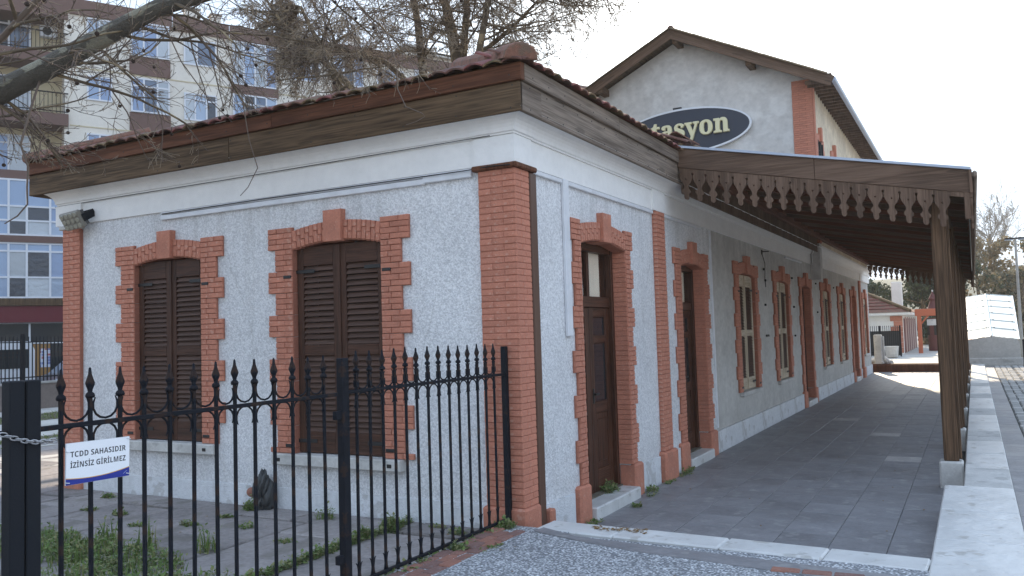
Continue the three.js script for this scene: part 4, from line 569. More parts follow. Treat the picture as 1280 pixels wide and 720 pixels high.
// ---------------------------------------------------------------- apartment block across the street
{ const th = 61.8 * Math.PI / 180, A = thing('apartment_building', 'cream apartment block with brown bands and white glazed balconies across the street', 'apartment building', -33.626, 0, -15.755, th);
  const wallM = std({ map: M.plaster.map, color: lin(0.92, 0.875, 0.80), roughness: 0.9 }), beige = std({ map: M.plaster.map, color: lin(0.72, 0.64, 0.45), roughness: 0.9 }), brown = std({ map: M.plaster.map, color: lin(0.19, 0.115, 0.10), roughness: 0.8 }), frameW = plain(0.72, 0.74, 0.78, 0.5), red = plain(0.13, 0.010, 0.018, 0.6);
  const glass = [[0.30, 0.39, 0.54], [0.37, 0.45, 0.57], [0.14, 0.18, 0.25], [0.48, 0.52, 0.56], [0.26, 0.34, 0.50], [0.07, 0.08, 0.10], [0.40, 0.44, 0.48]].map((c, i) => new THREE.MeshPhysicalMaterial({ color: lin(...c), roughness: 0.03 + 0.02 * (i % 3), metalness: 0.12, bumpMap: bumpCoarse, bumpScale: i % 2 ? 0.012 : 0.004 }));
  const cur = plain(0.45, 0.5, 0.58, 0.9);
  mesh('wall', b2(1.5, 46, -0.3, 17.9, -11, 0), wallM, A); mesh('wall', b2(-9, 1.498, -0.3, 17.9, -11, -1.3), beige, A); mesh('wall', b2(1.3, 1.52, 9.5, 17.9, -1.3, 0.05), wallM, A);
  mesh('parapet', b2(1.45, 46.1, 17.55, 18.3, -11.05, 0.12), brown, A); mesh('parapet', b2(-9, 1.448, 17.2, 18.3, -11.05, 0.12), brown, A);
  for (const u of [6.1, 8.9, 14.2]) mesh('parapet_joint', b2(u - 0.02, u + 0.02, 17.56, 18.29, 0.1, 0.135), frameW, A);
  let gi = 0;
  function win(u0, u1, y0, y1, cols, out = 0, trans = 0.0, parent = A) { const f = [b2(u0, u0 + 0.07, y0, y1, out - 0.05, out + 0.05), b2(u1 - 0.07, u1, y0, y1, out - 0.05, out + 0.05), b2(u0 + 0.07, u1 - 0.07, y0, y0 + 0.07, out - 0.05, out + 0.05), b2(u0 + 0.07, u1 - 0.07, y1 - 0.07, y1, out - 0.05, out + 0.05)];
    const us = cols.map((c) => u0 + c * (u1 - u0)), edges = [u0, ...us, u1]; for (const u of us) f.push(b2(u - 0.04, u + 0.04, y0 + 0.07, y1 - 0.07, out - 0.05, out + 0.045));
    if (trans) f.push(b2(u0 + 0.07, u1 - 0.07, y1 - trans - 0.04, y1 - trans + 0.04, out - 0.05, out + 0.04));
    const w = mesh('window', f, frameW, parent);
    for (let i = 0; i < edges.length - 1; i++) { mesh('pane', b2(edges[i] + 0.03, edges[i + 1] - 0.03, y0 + 0.05, y1 - 0.05, out - 0.01, out + 0.012), glass[(gi++ * 5 + ((gi * gi) % 3)) % 7], w); }
    return w; }
  for (let k = 0; k < 5; k++) { const b = 15.0 - k * 2.8;
    win(2.25, 3.35, b + 1.3, b + 2.5, [0.5], 0.02); win(6.65, 8.25, b + 0.9 - (k ? 0.05 : 0), b + 2.25, k ? [0.33, 0.68] : [0.4], 0.02, k ? 0.35 : 0);
    for (const o of [0, 10.4, 20.8]) { win(4.17 + o, 5.95 + o, b + 0.95, b + 2.66, [0.33, 0.68], 0.1, 0.4); mesh('spandrel', b2(4.12 + o, 6.0 + o, b + 0.04, b + 0.93, 0, 0.09), brown, A); }
    win(9.05, 11.36, b + 0.2, b + 2.5, [0.25, 0.5, 0.75], 0.1, 0.5); mesh('spandrel', b2(8.98, 11.45, b - 0.3, b + 0.19, 0, 0.12), brown, A);
    win(12.2, 13.8, b + 0.9, b + 2.3, [0.33, 0.68], 0.02); win(17.2, 18.9, b + 0.9, b + 2.3, [0.5], 0.02); win(19.6, 21.8, b + 0.3, b + 2.5, [0.33, 0.66], 0.1);
    mesh('band', b2(1.52, 46, b - 0.02, b + 0.03, 0.0, 0.03), beige, A); }
  // open balconies, upper left
  for (const [y, h] of [[9.42, 0.42], [12.1, 0.55], [15.0, 0.5]]) { const s = mesh('balcony', b2(-9, 1.46, y, y + h, -1.3, 0.25), brown, A); 
    if (y > 10) { const bars = []; for (let i = 0; i < 62; i++) bars.push(b2(-8.9 + i * 0.167 - 0.012, -8.9 + i * 0.167 + 0.012, y + h, y + h + 0.95, 0.18, 0.2)); bars.push(b2(-8.95, 1.45, y + h + 0.95, y + h + 1.0, 0.16, 0.22), b2(-8.95, 1.45, y + h + 0.08, y + h + 0.12, 0.17, 0.21)); mesh('railing', bars, M.iron, s); }
    win(-3.6, 0.0, y + h + 0.1, y + h + 1.95, [0.25, 0.5, 0.75], -1.27, 0.4); win(-8.6, -5.2, y + h + 0.1, y + h + 1.95, [0.33, 0.66], -1.27, 0.4); }
  { const ac = mesh('air_conditioner', cb2(0.35, 1.1, 16.6, 17.15, -1.3, -0.95, 0.03), frameW, A); mesh('fan_grille', new THREE.CylinderGeometry(0.2, 0.2, 0.02, 18).rotateX(Math.PI / 2).translate(0.66, 16.87, -0.945), M.black, ac); }
  // glazed bays, lower left
  for (const [y0, rows] of [[6.86, [6.9, 7.55, 8.2, 9.4]], [4.06, [4.07, 4.98, 6.16, 6.52]]]) { const cols = [-8.6, -7.2, -5.2, -3.8, -2.4, -0.94, -0.23, 0.7, 1.44], f = [], bay = [];
    for (const u of cols) f.push(b2(u - 0.045, u + 0.045, rows[0], rows[3] , 0.2, 0.32)); for (const y of rows) f.push(b2(-8.6, 1.48, y - 0.04, y + 0.04, 0.21, 0.315));
    const w = mesh('glazed_bay', f, frameW, A); for (let i = 0; i < cols.length - 1; i++) for (let j = 0; j < 3; j++) { const o = mesh('pane', bx(cols[i + 1] - cols[i] - 0.08, rows[j + 1] - rows[j] - 0.07, 0.02), glass[(i * 5 + j * 3 + i * j + 1) % 7], w, (cols[i] + cols[i + 1]) / 2, (rows[j] + rows[j + 1]) / 2, 0.26); o.rotation.set(rr(-0.03, 0.03), rr(-0.03, 0.03), 0); }
    mesh('back_wall', b2(-8.6, 1.4, rows[0], rows[3], 0.0, 0.02), beige, w); mesh('return_wall', b2(1.36, 1.499, rows[0], rows[3], 0.0, 0.24), wallM, w); }
  mesh('band', b2(-9, 1.7, 6.56, 6.86, -0.1, 0.36), brown, A); mesh('band', b2(-9, 1.7, 3.70, 4.03, -0.1, 0.42), M.fasciaGrey, A);
  // shop front
  mesh('awning', b2(-9, 1.62, 2.95, 3.68, -0.1, 0.34), red, A);
  mesh('shop_back', b2(-9, 1.5, -0.3, 2.95, -1.2, -1.1), M.dark, A);
  { const f = []; for (const u of [-7, -4.2, -1.9, -0.1, 1.4]) f.push(b2(u - 0.04, u + 0.04, -0.2, 2.95, -0.03, 0.05)); f.push(b2(-9, 1.45, 1.98, 2.06, -0.03, 0.045), b2(-9, 1.45, 2.9, 2.95, -0.03, 0.045)); const w = mesh('shop_window', f, frameW, A);
    for (const [a, b] of [[-6.95, -4.25], [-4.15, -1.95], [-1.85, -0.15], [0.75, 1.35]]) mesh('pane', b2(a, b, -0.2, 1.98, 0, 0.012), M.glassDark, w); for (const [a, b] of [[-6.95, -4.25], [-4.15, -1.95], [-1.85, -0.15], [-0.05, 1.35]]) mesh('pane', b2(a, b, 2.06, 2.9, 0, 0.012), M.glassDark, w);
    mesh('shop_door', b2(-0.04, 0.72, -0.2, 1.96, -0.02, 0.03), plain(0.30, 0.16, 0.05, 0.6), w); mesh('poster', b2(0.3, 0.72, 0.9, 1.75, 0.032, 0.04), std({ map: colorTex(64, [0.5, 0.9], (u, v) => { const i = Math.floor(u * 4), j = Math.floor(v * 7), h = LT[i * 31 + j * 57 + 5]; return (u * 4) % 1 > 0.86 || (v * 7) % 1 > 0.85 ? [0.7, 0.72, 0.75] : h > 0.6 ? [0.55, 0.58, 0.7] : h > 0.3 ? [0.16, 0.2, 0.42] : [0.4, 0.12, 0.14]; }), roughness: 0.5 }), w); }
  // things on the roof
  for (const [u, w, h] of [[5.6, 0.5, 1.0], [6.9, 0.7, 0.8], [8.2, 0.5, 0.7], [12.5, 0.6, 1.1], [16, 0.5, 0.8]]) { const c = mesh('chimney', cb2(u, u + w, 18.0, 18.3 + h, -1.3, -0.7, 0.03), wallM, A); mesh('chimney_cap', cb2(u - 0.06, u + w + 0.06, 18.3 + h, 18.38 + h, -1.36, -0.64, 0.02), M.concrete, c); }
  { const p = mesh('roof_house', boxUV(extrude(shapeOf([[19.2, 17.9], [22.3, 17.9], [22.3, 18.6], [20.9, 19.0], [19.2, 18.6]]), 3).translate(0, 0, -3.2)), wallM, A); mesh('roof', [cb2(20.8, 22.7, 18.55, 18.68, -3.4, 0.1, 0.02), cb2(19.0, 21.0, 18.9, 19.03, -3.4, 0.1, 0.02)], M.stone, p); mesh('window', b2(20.0, 20.6, 18.0, 18.5, -0.2, -0.17), M.dark, p); } }

// ---------------------------------------------------------------- street fence, van, car
{ const f = thing('street_fence', 'black iron bar fence on a low wall between yard and street', 'fence', -22, 0, 0);
  mesh('low_wall', b2(-0.14, 0.14, -0.3, 0.66, -20, 2), std({ map: M.concrete.map, color: lin(0.52, 0.44, 0.42), roughness: 0.95 }), f); mesh('wall_cap', cb2(-0.19, 0.19, 0.66, 0.73, -20, 2, 0.015), M.concrete, f);
  const bar = bx(0.025, 1.4, 0.025); for (let i = 0; i < 78; i++) mesh('bar', bar, M.iron, f, 0, 1.44, -4.6 - i * 0.12); for (const z of [-4.5, -6.42, -8.36, -10.3, -12.2, -14.1]) mesh('post', cb2(-0.05, 0.05, 0.73, 2.22, z - 0.05, z + 0.05, 0.006), M.iron, f); for (const y of [0.86, 1.95]) mesh('rail', b2(-0.02, 0.02, y, y + 0.035, -14.1, -4.5), M.iron, f); }
function vehicle(name, label, cat, x, z, paint, prof, W, winProf, wheelZ, ry = 0) { // profile in (z toward front, y)
  const g = thing(name, label, cat, x, -0.2, z, ry), toZ = (q) => q.clone().rotateY(Math.PI / 2);
  mesh('body', boxUV(extrude(shapeOf(prof), W - 0.1, { bevelEnabled: true, bevelSize: 0.05, bevelThickness: 0.05, bevelSegments: 3 }).translate(0, 0, -W / 2 + 0.05)), paint, g);
  for (const s of [-1, 1]) for (const p of winProf) mesh('window', extrude(shapeOf(p), 0.012).translate(0, 0, s > 0 ? W / 2 + 0.001 : -W / 2 - 0.013), M.glassDark, g);
  for (const s of [-1, 1]) for (const wx of wheelZ) { const w = mesh('wheel', new THREE.CylinderGeometry(0.32, 0.32, 0.2, 24).rotateX(Math.PI / 2), M.black, g, wx, 0.32, s * (W / 2 - 0.06)); mesh('rim', new THREE.CylinderGeometry(0.2, 0.2, 0.21, 16).rotateX(Math.PI / 2), M.metalPale, w); }
  return g; }
const paintW = new THREE.MeshPhysicalMaterial({ color: lin(0.74, 0.76, 0.8), roughness: 0.35, clearcoat: 0.8 }), paintS = new THREE.MeshPhysicalMaterial({ color: lin(0.24, 0.26, 0.30), roughness: 0.3, metalness: 0.5, clearcoat: 0.8 });
{ const v = vehicle('parked_van', 'white van parked along the street behind the bar fence', 'van', -26.6, -8.5, paintW, [[-2.5, 0.35], [2.35, 0.35], [2.42, 0.9], [2.3, 1.15], [1.75, 1.3], [1.25, 2.08], [0.9, 2.18], [-2.35, 2.18], [-2.5, 1.9]], 1.8, [[[1.62, 1.28], [1.2, 1.95], [0.35, 1.95], [0.35, 1.28]], [[0.25, 1.28], [0.25, 1.95], [-1.0, 1.95], [-1.0, 1.28]], [[-1.1, 1.28], [-1.1, 1.95], [-2.3, 1.95], [-2.3, 1.28]]], [-1.55, 1.55], -Math.PI / 2);
  mesh('windscreen', (() => { const q = new THREE.PlaneGeometry(1.55, 0.86); q.rotateY(Math.PI / 2); q.rotateZ(0.58); return q.translate(1.55, 1.7, 0); })(), M.glassDark, v); for (const s of [-1, 1]) mesh('mirror', cb2(1.45, 1.6, 1.25, 1.5, s * 0.95, s * 1.15, 0.03), M.black, v); for (const s of [-1, 1]) mesh('headlight', cb2(2.36, 2.46, 0.85, 1.05, s * 0.55, s * 0.85, 0.03), M.metalPale, v); for (const s of [-1, 1]) mesh('tail_light', cb2(-2.56, -2.46, 0.95, 1.3, s * 0.72, s * 0.86, 0.02), plain(0.3, 0.02, 0.02, 0.3), v); mesh('rear_window', b2(-2.565, -2.55, 1.3, 1.9, -0.7, 0.7), M.glassDark, v); mesh('side_trim', cb2(-2.3, 1.2, 0.72, 0.8, -0.97, 0.97, 0.02), M.black, v); }
{ const c = vehicle('parked_car', 'grey hatchback parked nose first beside the shop front', 'car', -26.3, -13.4, paintS, [[-1.9, 0.3], [1.9, 0.3], [1.95, 0.72], [1.0, 0.95], [0.35, 1.45], [-1.35, 1.5], [-1.85, 1.0]], 1.65, [[[0.85, 0.98], [0.3, 1.38], [-0.35, 1.4], [-0.35, 0.98]], [[-0.43, 0.98], [-0.43, 1.4], [-1.25, 1.4], [-1.6, 1.0]]], [-1.2, 1.2], -Math.PI / 2);
  mesh('windscreen', new THREE.PlaneGeometry(1.35, 0.72).rotateY(Math.PI / 2).rotateZ(0.86).translate(0.72, 1.215, 0), M.glassDark, c); for (const s of [-1, 1]) mesh('headlight', cb2(1.84, 1.98, 0.6, 0.74, s * 0.45, s * 0.75, 0.02), M.metalPale, c); for (const s of [-1, 1]) mesh('tail_light', cb2(-1.92, -1.8, 0.8, 1.0, s * 0.5, s * 0.78, 0.02), plain(0.35, 0.02, 0.02, 0.3), c); }

// ---------------------------------------------------------------- bare trees
function grow(out, p, dir, len, r, level, o, rnd) { // a wandering branch and its offspring; out[level] collects tubes
  const n = Math.max(3, Math.round(len / o.seg[level])), pts = [p.clone()], rad = [r], d = dir.clone(), q = p.clone();
  for (let i = 1; i <= n; i++) { d.x += rr(-1, 1, rnd) * o.wob[level]; d.y += rr(-1, 1, rnd) * o.wob[level] + o.lift[level]; d.z += rr(-1, 1, rnd) * o.wob[level]; d.normalize(); q.addScaledVector(d, len / n); if (o.keep && !o.keep(q)) { if (pts.length < 2) return; break; } pts.push(q.clone()); rad.push(Math.max(o.min, r * (1 - 0.8 * i / n))); }
  if (pts.length < 2) return;
  out[level].push(tube(pts, rad, level === 0 ? 9 : level === 1 ? 6 : level === 2 ? 4 : 3, false));
  if (level >= o.kids.length) { if (o.balls && rnd() < o.balls) out.ball.push(pts[pts.length - 1].clone()); return; }
  const k = Math.round(o.kids[level] * rr(0.8, 1.2, rnd));
  for (let i = 0; i < k; i++) { const t = o.from[level] + (1 - o.from[level]) * (i + rnd()) / k, a = Math.min(pts.length - 2, Math.floor(t * (pts.length - 1))), f = t * (pts.length - 1) - a, pos = pts[a].clone().lerp(pts[a + 1], f), dd = pts[a + 1].clone().sub(pts[a]).normalize();
    const side = V(rr(-1, 1, rnd), rr(-1, 1, rnd), rr(-1, 1, rnd)); side.addScaledVector(dd, -side.dot(dd)).normalize(); const s = o.spread[level] * rr(0.7, 1.3, rnd);
    grow(out, pos, dd.multiplyScalar(Math.cos(s)).addScaledVector(side, Math.sin(s)).normalize(), len * o.ratio[level] * rr(0.6, 1.15, rnd) * (1 - 0.35 * t), Math.max(o.min, rad[a] * o.thin[level]), level + 1, o, rnd); }
}
function ballsMesh(list, size, parent, m) { if (!list.length) return; const g = new THREE.IcosahedronGeometry(size, 1), L = []; const r = mulberry(77); for (const p of list) { const drop = rr(0.03, 0.09, r); L.push(g.clone().translate(p.x, p.y - drop, p.z)); L.push(tube([p, V(p.x + rr(-0.01, 0.01, r), p.y - drop / 2, p.z), V(p.x, p.y - drop, p.z)], 0.0022, 3, false)); } mesh('seed_ball', L, m, parent).userData.kind = 'stuff'; }
{ // plane tree whose bough crosses the upper left corner; its trunk stands in the yard outside the picture
  const t = thing('plane_tree', 'leafless plane tree with mottled bough and hanging seed balls over the yard', 'tree', -6.7, -0.15, 3.9), rnd = mulberry(31), L = (x, y, z) => V(x + 6.7, y + 0.15, z - 3.9);
  mesh('trunk', tube([L(-6.7, -0.3, 3.9), L(-6.72, 0.1, 3.9), L(-6.68, 1.2, 3.88), L(-6.6, 2.6, 3.85), L(-6.5, 3.6, 3.8), L(-6.55, 5.2, 4.1), L(-6.3, 7.4, 4.4), L(-6.5, 9.2, 4.6)], [0.5, 0.4, 0.33, 0.32, 0.34, 0.24, 0.14, 0.04], 12), M.bark, t);
  const bough = [L(-6.55, 3.3, 3.8), L(-5.8, 3.72, 3.4), L(-5.0, 3.93, 2.95), L(-4.45, 4.06, 2.65), L(-4.18, 4.22, 2.51), L(-3.83, 4.40, 2.33), L(-3.49, 4.60, 2.15), L(-3.14, 4.79, 1.98), L(-2.8, 4.98, 1.8), L(-2.39, 5.10, 1.58), L(-1.98, 5.18, 1.36), L(-1.4, 5.36, 1.1), L(-0.8, 5.66, 0.9)];
  const br = [0.22, 0.17, 0.14, 0.118, 0.112, 0.104, 0.096, 0.088, 0.08, 0.068, 0.055, 0.04, 0.02];
  mesh('bough', tube(bough, br, 12), M.bark, t);
  const second = [L(-6.5, 3.9, 3.8), L(-5.2, 3.95, 3.6), L(-4.1, 4.05, 3.3), L(-3.45, 4.2, 3.15), L(-3.15, 4.37, 3.08), L(-2.87, 4.68, 2.95), L(-2.5, 5.1, 2.7), L(-2.0, 5.5, 2.3)]; mesh('bough', tube(second, [0.12, 0.07, 0.045, 0.03, 0.027, 0.025, 0.02, 0.01], 8), M.twig, t);
  const out = [[], [], [], []]; out.ball = [];
  const o = { seg: [0.14, 0.12, 0.09, 0.07], wob: [0.16, 0.2, 0.22, 0.26], lift: [0.0, -0.02, -0.03, -0.01], kids: [6, 5, 3], from: [0.15, 0.12, 0.1], spread: [0.7, 0.7, 0.7], ratio: [0.55, 0.52, 0.5], thin: [0.55, 0.6, 0.7], min: 0.0026, balls: 0.03, keep: (q) => { const x = q.x - 6.7, z = q.z + 3.9, y = q.y - 0.15; return !(x > -7.6 && z < 0.36 && y < 4.75) && y > (x < -3 ? 3.5 : 4.1) && z < 5.2; } };
  const along = (P, R0, k, len, t0) => { for (let i = 0; i < k; i++) { const u = t0 + (1 - t0) * (i + rnd()) / k, a = Math.min(P.length - 2, Math.floor(u * (P.length - 1))), pos = P[a].clone().lerp(P[a + 1], u * (P.length - 1) - a), dd = P[a + 1].clone().sub(P[a]).normalize(), side = V(rr(-1, 1, rnd), rr(-0.9, 0.75, rnd), rr(-1, 1, rnd)); side.addScaledVector(dd, -side.dot(dd)).normalize(); grow(out, pos, dd.multiplyScalar(0.55).addScaledVector(side, 0.85).normalize(), len * rr(0.6, 1.25, rnd), Math.min(0.017, R0[a] * 0.22), 0, o, rnd); } };
  along(bough, br, 25, 2.1, 0.18); along(second, br, 10, 1.7, 0.25);
  const hang = (pts, r) => { const P = pts.map((p) => L(...p)); out[1].push(tube(P, P.map((_, i) => r * (1 - 0.6 * i / P.length)), 5, false)); for (let i = 1; i < P.length; i++) for (let k = 0; k < 3; k++) grow(out, P[i].clone(), V(rr(-1, 1, rnd), rr(-0.8, 0.3, rnd), rr(-1, 1, rnd)).normalize(), 0.22, 0.004, 3, o, rnd); };
  hang([[-3.83, 4.33, 2.33], [-3.6, 4.0, 2.55], [-3.44, 3.57, 2.75], [-3.39, 3.36, 2.71], [-3.36, 3.18, 2.74], [-3.32, 3.02, 2.76], [-3.4, 2.92, 2.8], [-3.52, 2.86, 2.84]], 0.012);
  hang([[-2.39, 5.0, 1.58], [-2.2, 4.5, 1.5], [-2.1, 4.1, 1.45], [-2.09, 3.7, 1.38], [-2.06, 3.42, 1.3], [-2.16, 3.24, 1.33], [-2.22, 3.16, 1.37]], 0.007);
  hang([[-1.0, 5.55, 0.98], [-0.8, 4.8, 1.0], [-0.58, 4.2, 1.05], [-0.56, 3.99, 1.08], [-0.45, 3.80, 1.11], [-0.33, 3.74, 1.04], [-0.31, 3.71, 1.02], [-0.36, 3.66, 1.08], [-0.46, 3.64, 1.1]], 0.007);
  hang([[-2.8, 4.9, 1.8], [-2.75, 4.5, 1.6], [-2.6, 4.15, 1.4], [-2.5, 3.95, 1.2]], 0.007);
  mesh('branch', out[0], M.barkBrown, t).userData.kind = 'stuff'; mesh('branch', out[1], M.twig, t).userData.kind = 'stuff'; mesh('twig', out[2], M.twig, t).userData.kind = 'stuff'; mesh('twig', out[3], M.twigPale, t).userData.kind = 'stuff'; ballsMesh(out.ball, 0.018, t, M.ball); }
{ // tree behind the roof
  const t = thing('plane_tree', 'tall leafless tree with several stems rising behind the tiled roof', 'tree', -10, -0.15, -14.5), rnd = mulberry(12);
  mesh('trunk', tube([V(0, -0.3, 0), V(0, 1, 0), V(0.05, 3, 0), V(0.1, 5, 0)], [0.5, 0.4, 0.34, 0.32], 12), M.barkBrown, t);
  const stems = [[[0.1, 4.6, 0], [0.3, 7, 0], [0.45, 9.0, 0], [0.35, 10.2, 0], [0.05, 12, 0.1], [-0.5, 14, 0.3]], [[0.42, 9.0, 0], [0.6, 10.6, 0.1], [0.75, 11.8, 0.1], [0.9, 14, 0.2]], [[0.1, 4.8, 0], [-0.5, 7, 0.1], [-0.85, 9.6, 0.1], [-1.0, 11.8, 0.2], [-1.3, 14, 0.4]], [[0.42, 9.6, 0], [1.1, 10.5, -0.1], [2.1, 11.0, -0.1], [3.2, 11.7, 0]], [[-0.85, 9.4, 0.1], [-2.0, 10.6, 0.6], [-3.4, 11.2, 1.2], [-4.4, 11.3, 1.6]], [[0.1, 5, 0], [-1.6, 7.5, 0.9], [-3.2, 10, 1.6], [-4.2, 12.4, 2.0]], [[0.3, 7, 0], [1.4, 9.5, 0.8], [2.4, 12.5, 1.2], [2.9, 14, 1.4]], [[-0.5, 7, 0.1], [-2.2, 9.3, 1.6], [-4.2, 11.6, 2.8], [-5, 13, 3.2]]];
  const rads = [[0.3, 0.27, 0.24, 0.21, 0.15, 0.08], [0.13, 0.12, 0.1, 0.06], [0.2, 0.18, 0.15, 0.12, 0.06], [0.1, 0.085, 0.06, 0.03], [0.1, 0.08, 0.055, 0.03], [0.17, 0.13, 0.09, 0.05], [0.15, 0.12, 0.08, 0.05], [0.13, 0.1, 0.06, 0.02]];
  const out = [[], [], [], []]; out.ball = [];
  const o = { seg: [0.35, 0.28, 0.2, 0.16], wob: [0.15, 0.2, 0.24, 0.28], lift: [0.0, -0.055, -0.09, -0.08], kids: [8, 7, 5], from: [0.15, 0.1, 0.1], spread: [0.7, 0.7, 0.75], ratio: [0.55, 0.5, 0.5], thin: [0.55, 0.55, 0.65], min: 0.006, balls: 0.03, keep: (q) => q.y > 6.2 && q.x > -5.0 + 0.25 * Math.sin(q.y * 3) && !(q.x > 2.3 && q.z > -1 && q.y < 9.8) };
  stems.forEach((s, i) => { const P = s.map((p) => V(...p)); mesh('stem', tube(P, rads[i], 8), M.barkBrown, t); for (let k = 0; k < 14; k++) { const u = 0.3 + 0.7 * (k + rnd()) / 14, a = Math.min(P.length - 2, Math.floor(u * (P.length - 1))), pos = P[a].clone().lerp(P[a + 1], u * (P.length - 1) - a); if (pos.y < 7.2) continue; const dd = V(rr(-1, 1, rnd), rr(-0.2, 0.6, rnd), rr(-1, 0.9, rnd)).normalize(); grow(out, pos, dd, rr(2.0, 3.6, rnd), 0.035, 0, o, rnd); } });
  for (const [x, y, z] of [[3.2, 11.7, 0], [-4.4, 11.3, 1.6], [-4.2, 12.4, 2], [-3.4, 10.6, 2.2]]) for (let k = 0; k < 10; k++) grow(out, V(x, y, z), V(x > 0 ? 1 : -1, rr(-0.5, 0.4, rnd), rr(-0.6, 0.6, rnd)).normalize(), 2.4, 0.03, 0, o, rnd);
  mesh('branch', out[0], M.barkBrown, t).userData.kind = 'stuff'; mesh('branch', out[1], M.twig, t).userData.kind = 'stuff'; mesh('twig', out[2], M.twigPale, t).userData.kind = 'stuff'; mesh('twig', out[3], M.twigPale, t).userData.kind = 'stuff'; ballsMesh(out.ball, 0.022, t, M.ball); }
function leafTree(name, label, x, z, h, w, cols, n, seed, y0 = 0.25) { // trunk, limbs and many small leaf cards through the crown
  const t = thing(name, label, 'tree', x, -0.1, z), rnd = mulberry(seed); mesh('trunk', tube([V(0, -0.2, 0), V(0.1, h * 0.3, 0), V(-0.1, h * 0.6, 0.1), V(0, h * 0.92, 0)], [0.25, 0.18, 0.1, 0.03], 8), M.barkBrown, t);
  const limbs = [], cl = []; for (let i = 0; i < 16; i++) { const a = rnd() * 6.28, y = h * rr(y0 + 0.05, 0.85, rnd), R0 = w * rr(0.5, 1, rnd) * (1 - 0.5 * Math.max(0, (y / h - 0.55))), e = V(Math.cos(a) * R0, y + h * rr(0.02, 0.16, rnd), Math.sin(a) * R0); limbs.push(tube([V(0, y * 0.8, 0), V(e.x * 0.5, y * 0.95, e.z * 0.5), e], [0.07, 0.045, 0.015], 4, false)); cl.push(e, V(e.x * 0.55, y, e.z * 0.55)); } cl.push(V(0, h * 0.93, 0)); mesh('limb', limbs, M.barkBrown, t);
  cols.forEach((m, ci) => { const q = new THREE.PlaneGeometry(0.2, 0.13), im = new THREE.InstancedMesh(q, m, n), mt = new THREE.Matrix4(), qt = new THREE.Quaternion(), eu = new THREE.Euler(); for (let i = 0; i < n; i++) { const c = cl[Math.floor(rnd() * cl.length)], s = w * 0.30, g = () => (rnd() + rnd() + rnd() - 1.5) / 1.5; eu.set(rnd() * 6, rnd() * 6, rnd() * 6); qt.setFromEuler(eu); const k = rr(0.6, 1.5, rnd); mt.compose(V(c.x + g() * s, c.y + g() * s * 0.8, c.z + g() * s), qt, V(k, k, k)); im.setMatrixAt(i, mt); } im.name = 'foliage'; im.userData.kind = 'stuff'; t.add(shadows(im)); });
  return t; }
const lf = (r, g, b) => new THREE.MeshPhysicalMaterial({ color: lin(r, g, b), roughness: 0.9, transmission: 0.25, thickness: 0, side: THREE.DoubleSide });
const dk = [lf(0.025, 0.045, 0.02), lf(0.045, 0.07, 0.028)], ol = [lf(0.27, 0.21, 0.11), lf(0.19, 0.16, 0.085), lf(0.33, 0.24, 0.12)];
leafTree('evergreen_tree', 'dark evergreen tree behind the red-roofed outbuilding', 0.4, -66, 8.2, 4.2, dk, 5200, 41, 0.1); leafTree('evergreen_tree', 'dark evergreen beside the right post behind the outbuilding roof', -4.6, -70, 7.4, 4, dk, 4200, 42, 0.1);
leafTree('olive_tree', 'broad olive-brown tree above the left part of the translucent shelter', 4.3, -74, 8.9, 4.0, ol, 3600, 43, 0.1); leafTree('olive_tree', 'rusty olive tree behind the lamp post at the right edge', 9.8, -80, 8.2, 4.2, [...ol, dk[1]], 3000, 44, 0.1); leafTree('olive_tree', 'low dark bushy tree behind the shelter and its right side', 7.2, -66, 5.6, 3.4, [ol[1], ol[0], dk[1]], 3000, 45, 0.05);
{ const t = thing('bare_tree', 'pale leafless tree standing tall above the olive trees on the right', 'tree', 5.8, 0, -97), rnd = mulberry(8), out = [[], [], [], []]; out.ball = []; const m = plain(0.24, 0.22, 0.19, 0.9);
  mesh('trunk', tube([V(0, -0.2, 0), V(0.1, 4, 0), V(-0.1, 8, 0), V(0, 11, 0)], [0.3, 0.24, 0.17, 0.08], 8), M.barkBrown, t);
  const o = { seg: [0.6, 0.5, 0.4, 0.3], wob: [0.12, 0.16, 0.2, 0.2], lift: [0.04, 0.03, 0.02, 0.0], kids: [7, 6, 4], from: [0.2, 0.15, 0.1], spread: [0.55, 0.6, 0.6], ratio: [0.55, 0.55, 0.5], thin: [0.5, 0.55, 0.6], min: 0.014 };
  for (let i = 0; i < 18; i++) { const a = rnd() * 6.28; grow(out, V(0, rr(6, 11, rnd), 0), V(Math.cos(a), rr(0.5, 1.4, rnd), Math.sin(a)).normalize(), rr(3.5, 5.5, rnd), 0.06, 0, o, rnd); }
  mesh('branch', [...out[0], ...out[1]], m, t).userData.kind = 'stuff'; mesh('twig', [...out[2], ...out[3]], m, t).userData.kind = 'stuff'; }
{ const P = [], r = mulberry(4), N = 40; for (let i = 0; i < N; i++) for (let j = 0; j < 12; j++) { const H = (a, b) => { const x = -140 + a * 10, t = b / 11; return [x, (26 * Math.sin(t * 1.57) * (0.75 + 0.25 * fbm(a / N, 0.3, 6, 3, 7))) - 2, -300 - t * 120]; }; const a = H(i, j), b = H(i + 1, j), c = H(i + 1, j + 1), d = H(i, j + 1); P.push(...a, ...b, ...c, ...a, ...c, ...d); } const g = new THREE.BufferGeometry(); g.setAttribute('position', new THREE.Float32BufferAttribute(P, 3)); g.computeVertexNormals(); tag(mesh('hill', boxUV(g), std({ map: M.yard[1].map, color: lin(0.5, 0.6, 0.45), roughness: 1 })), 'low hazy hill with trees far behind the right-hand trees', 'hill', null, 'structure'); }

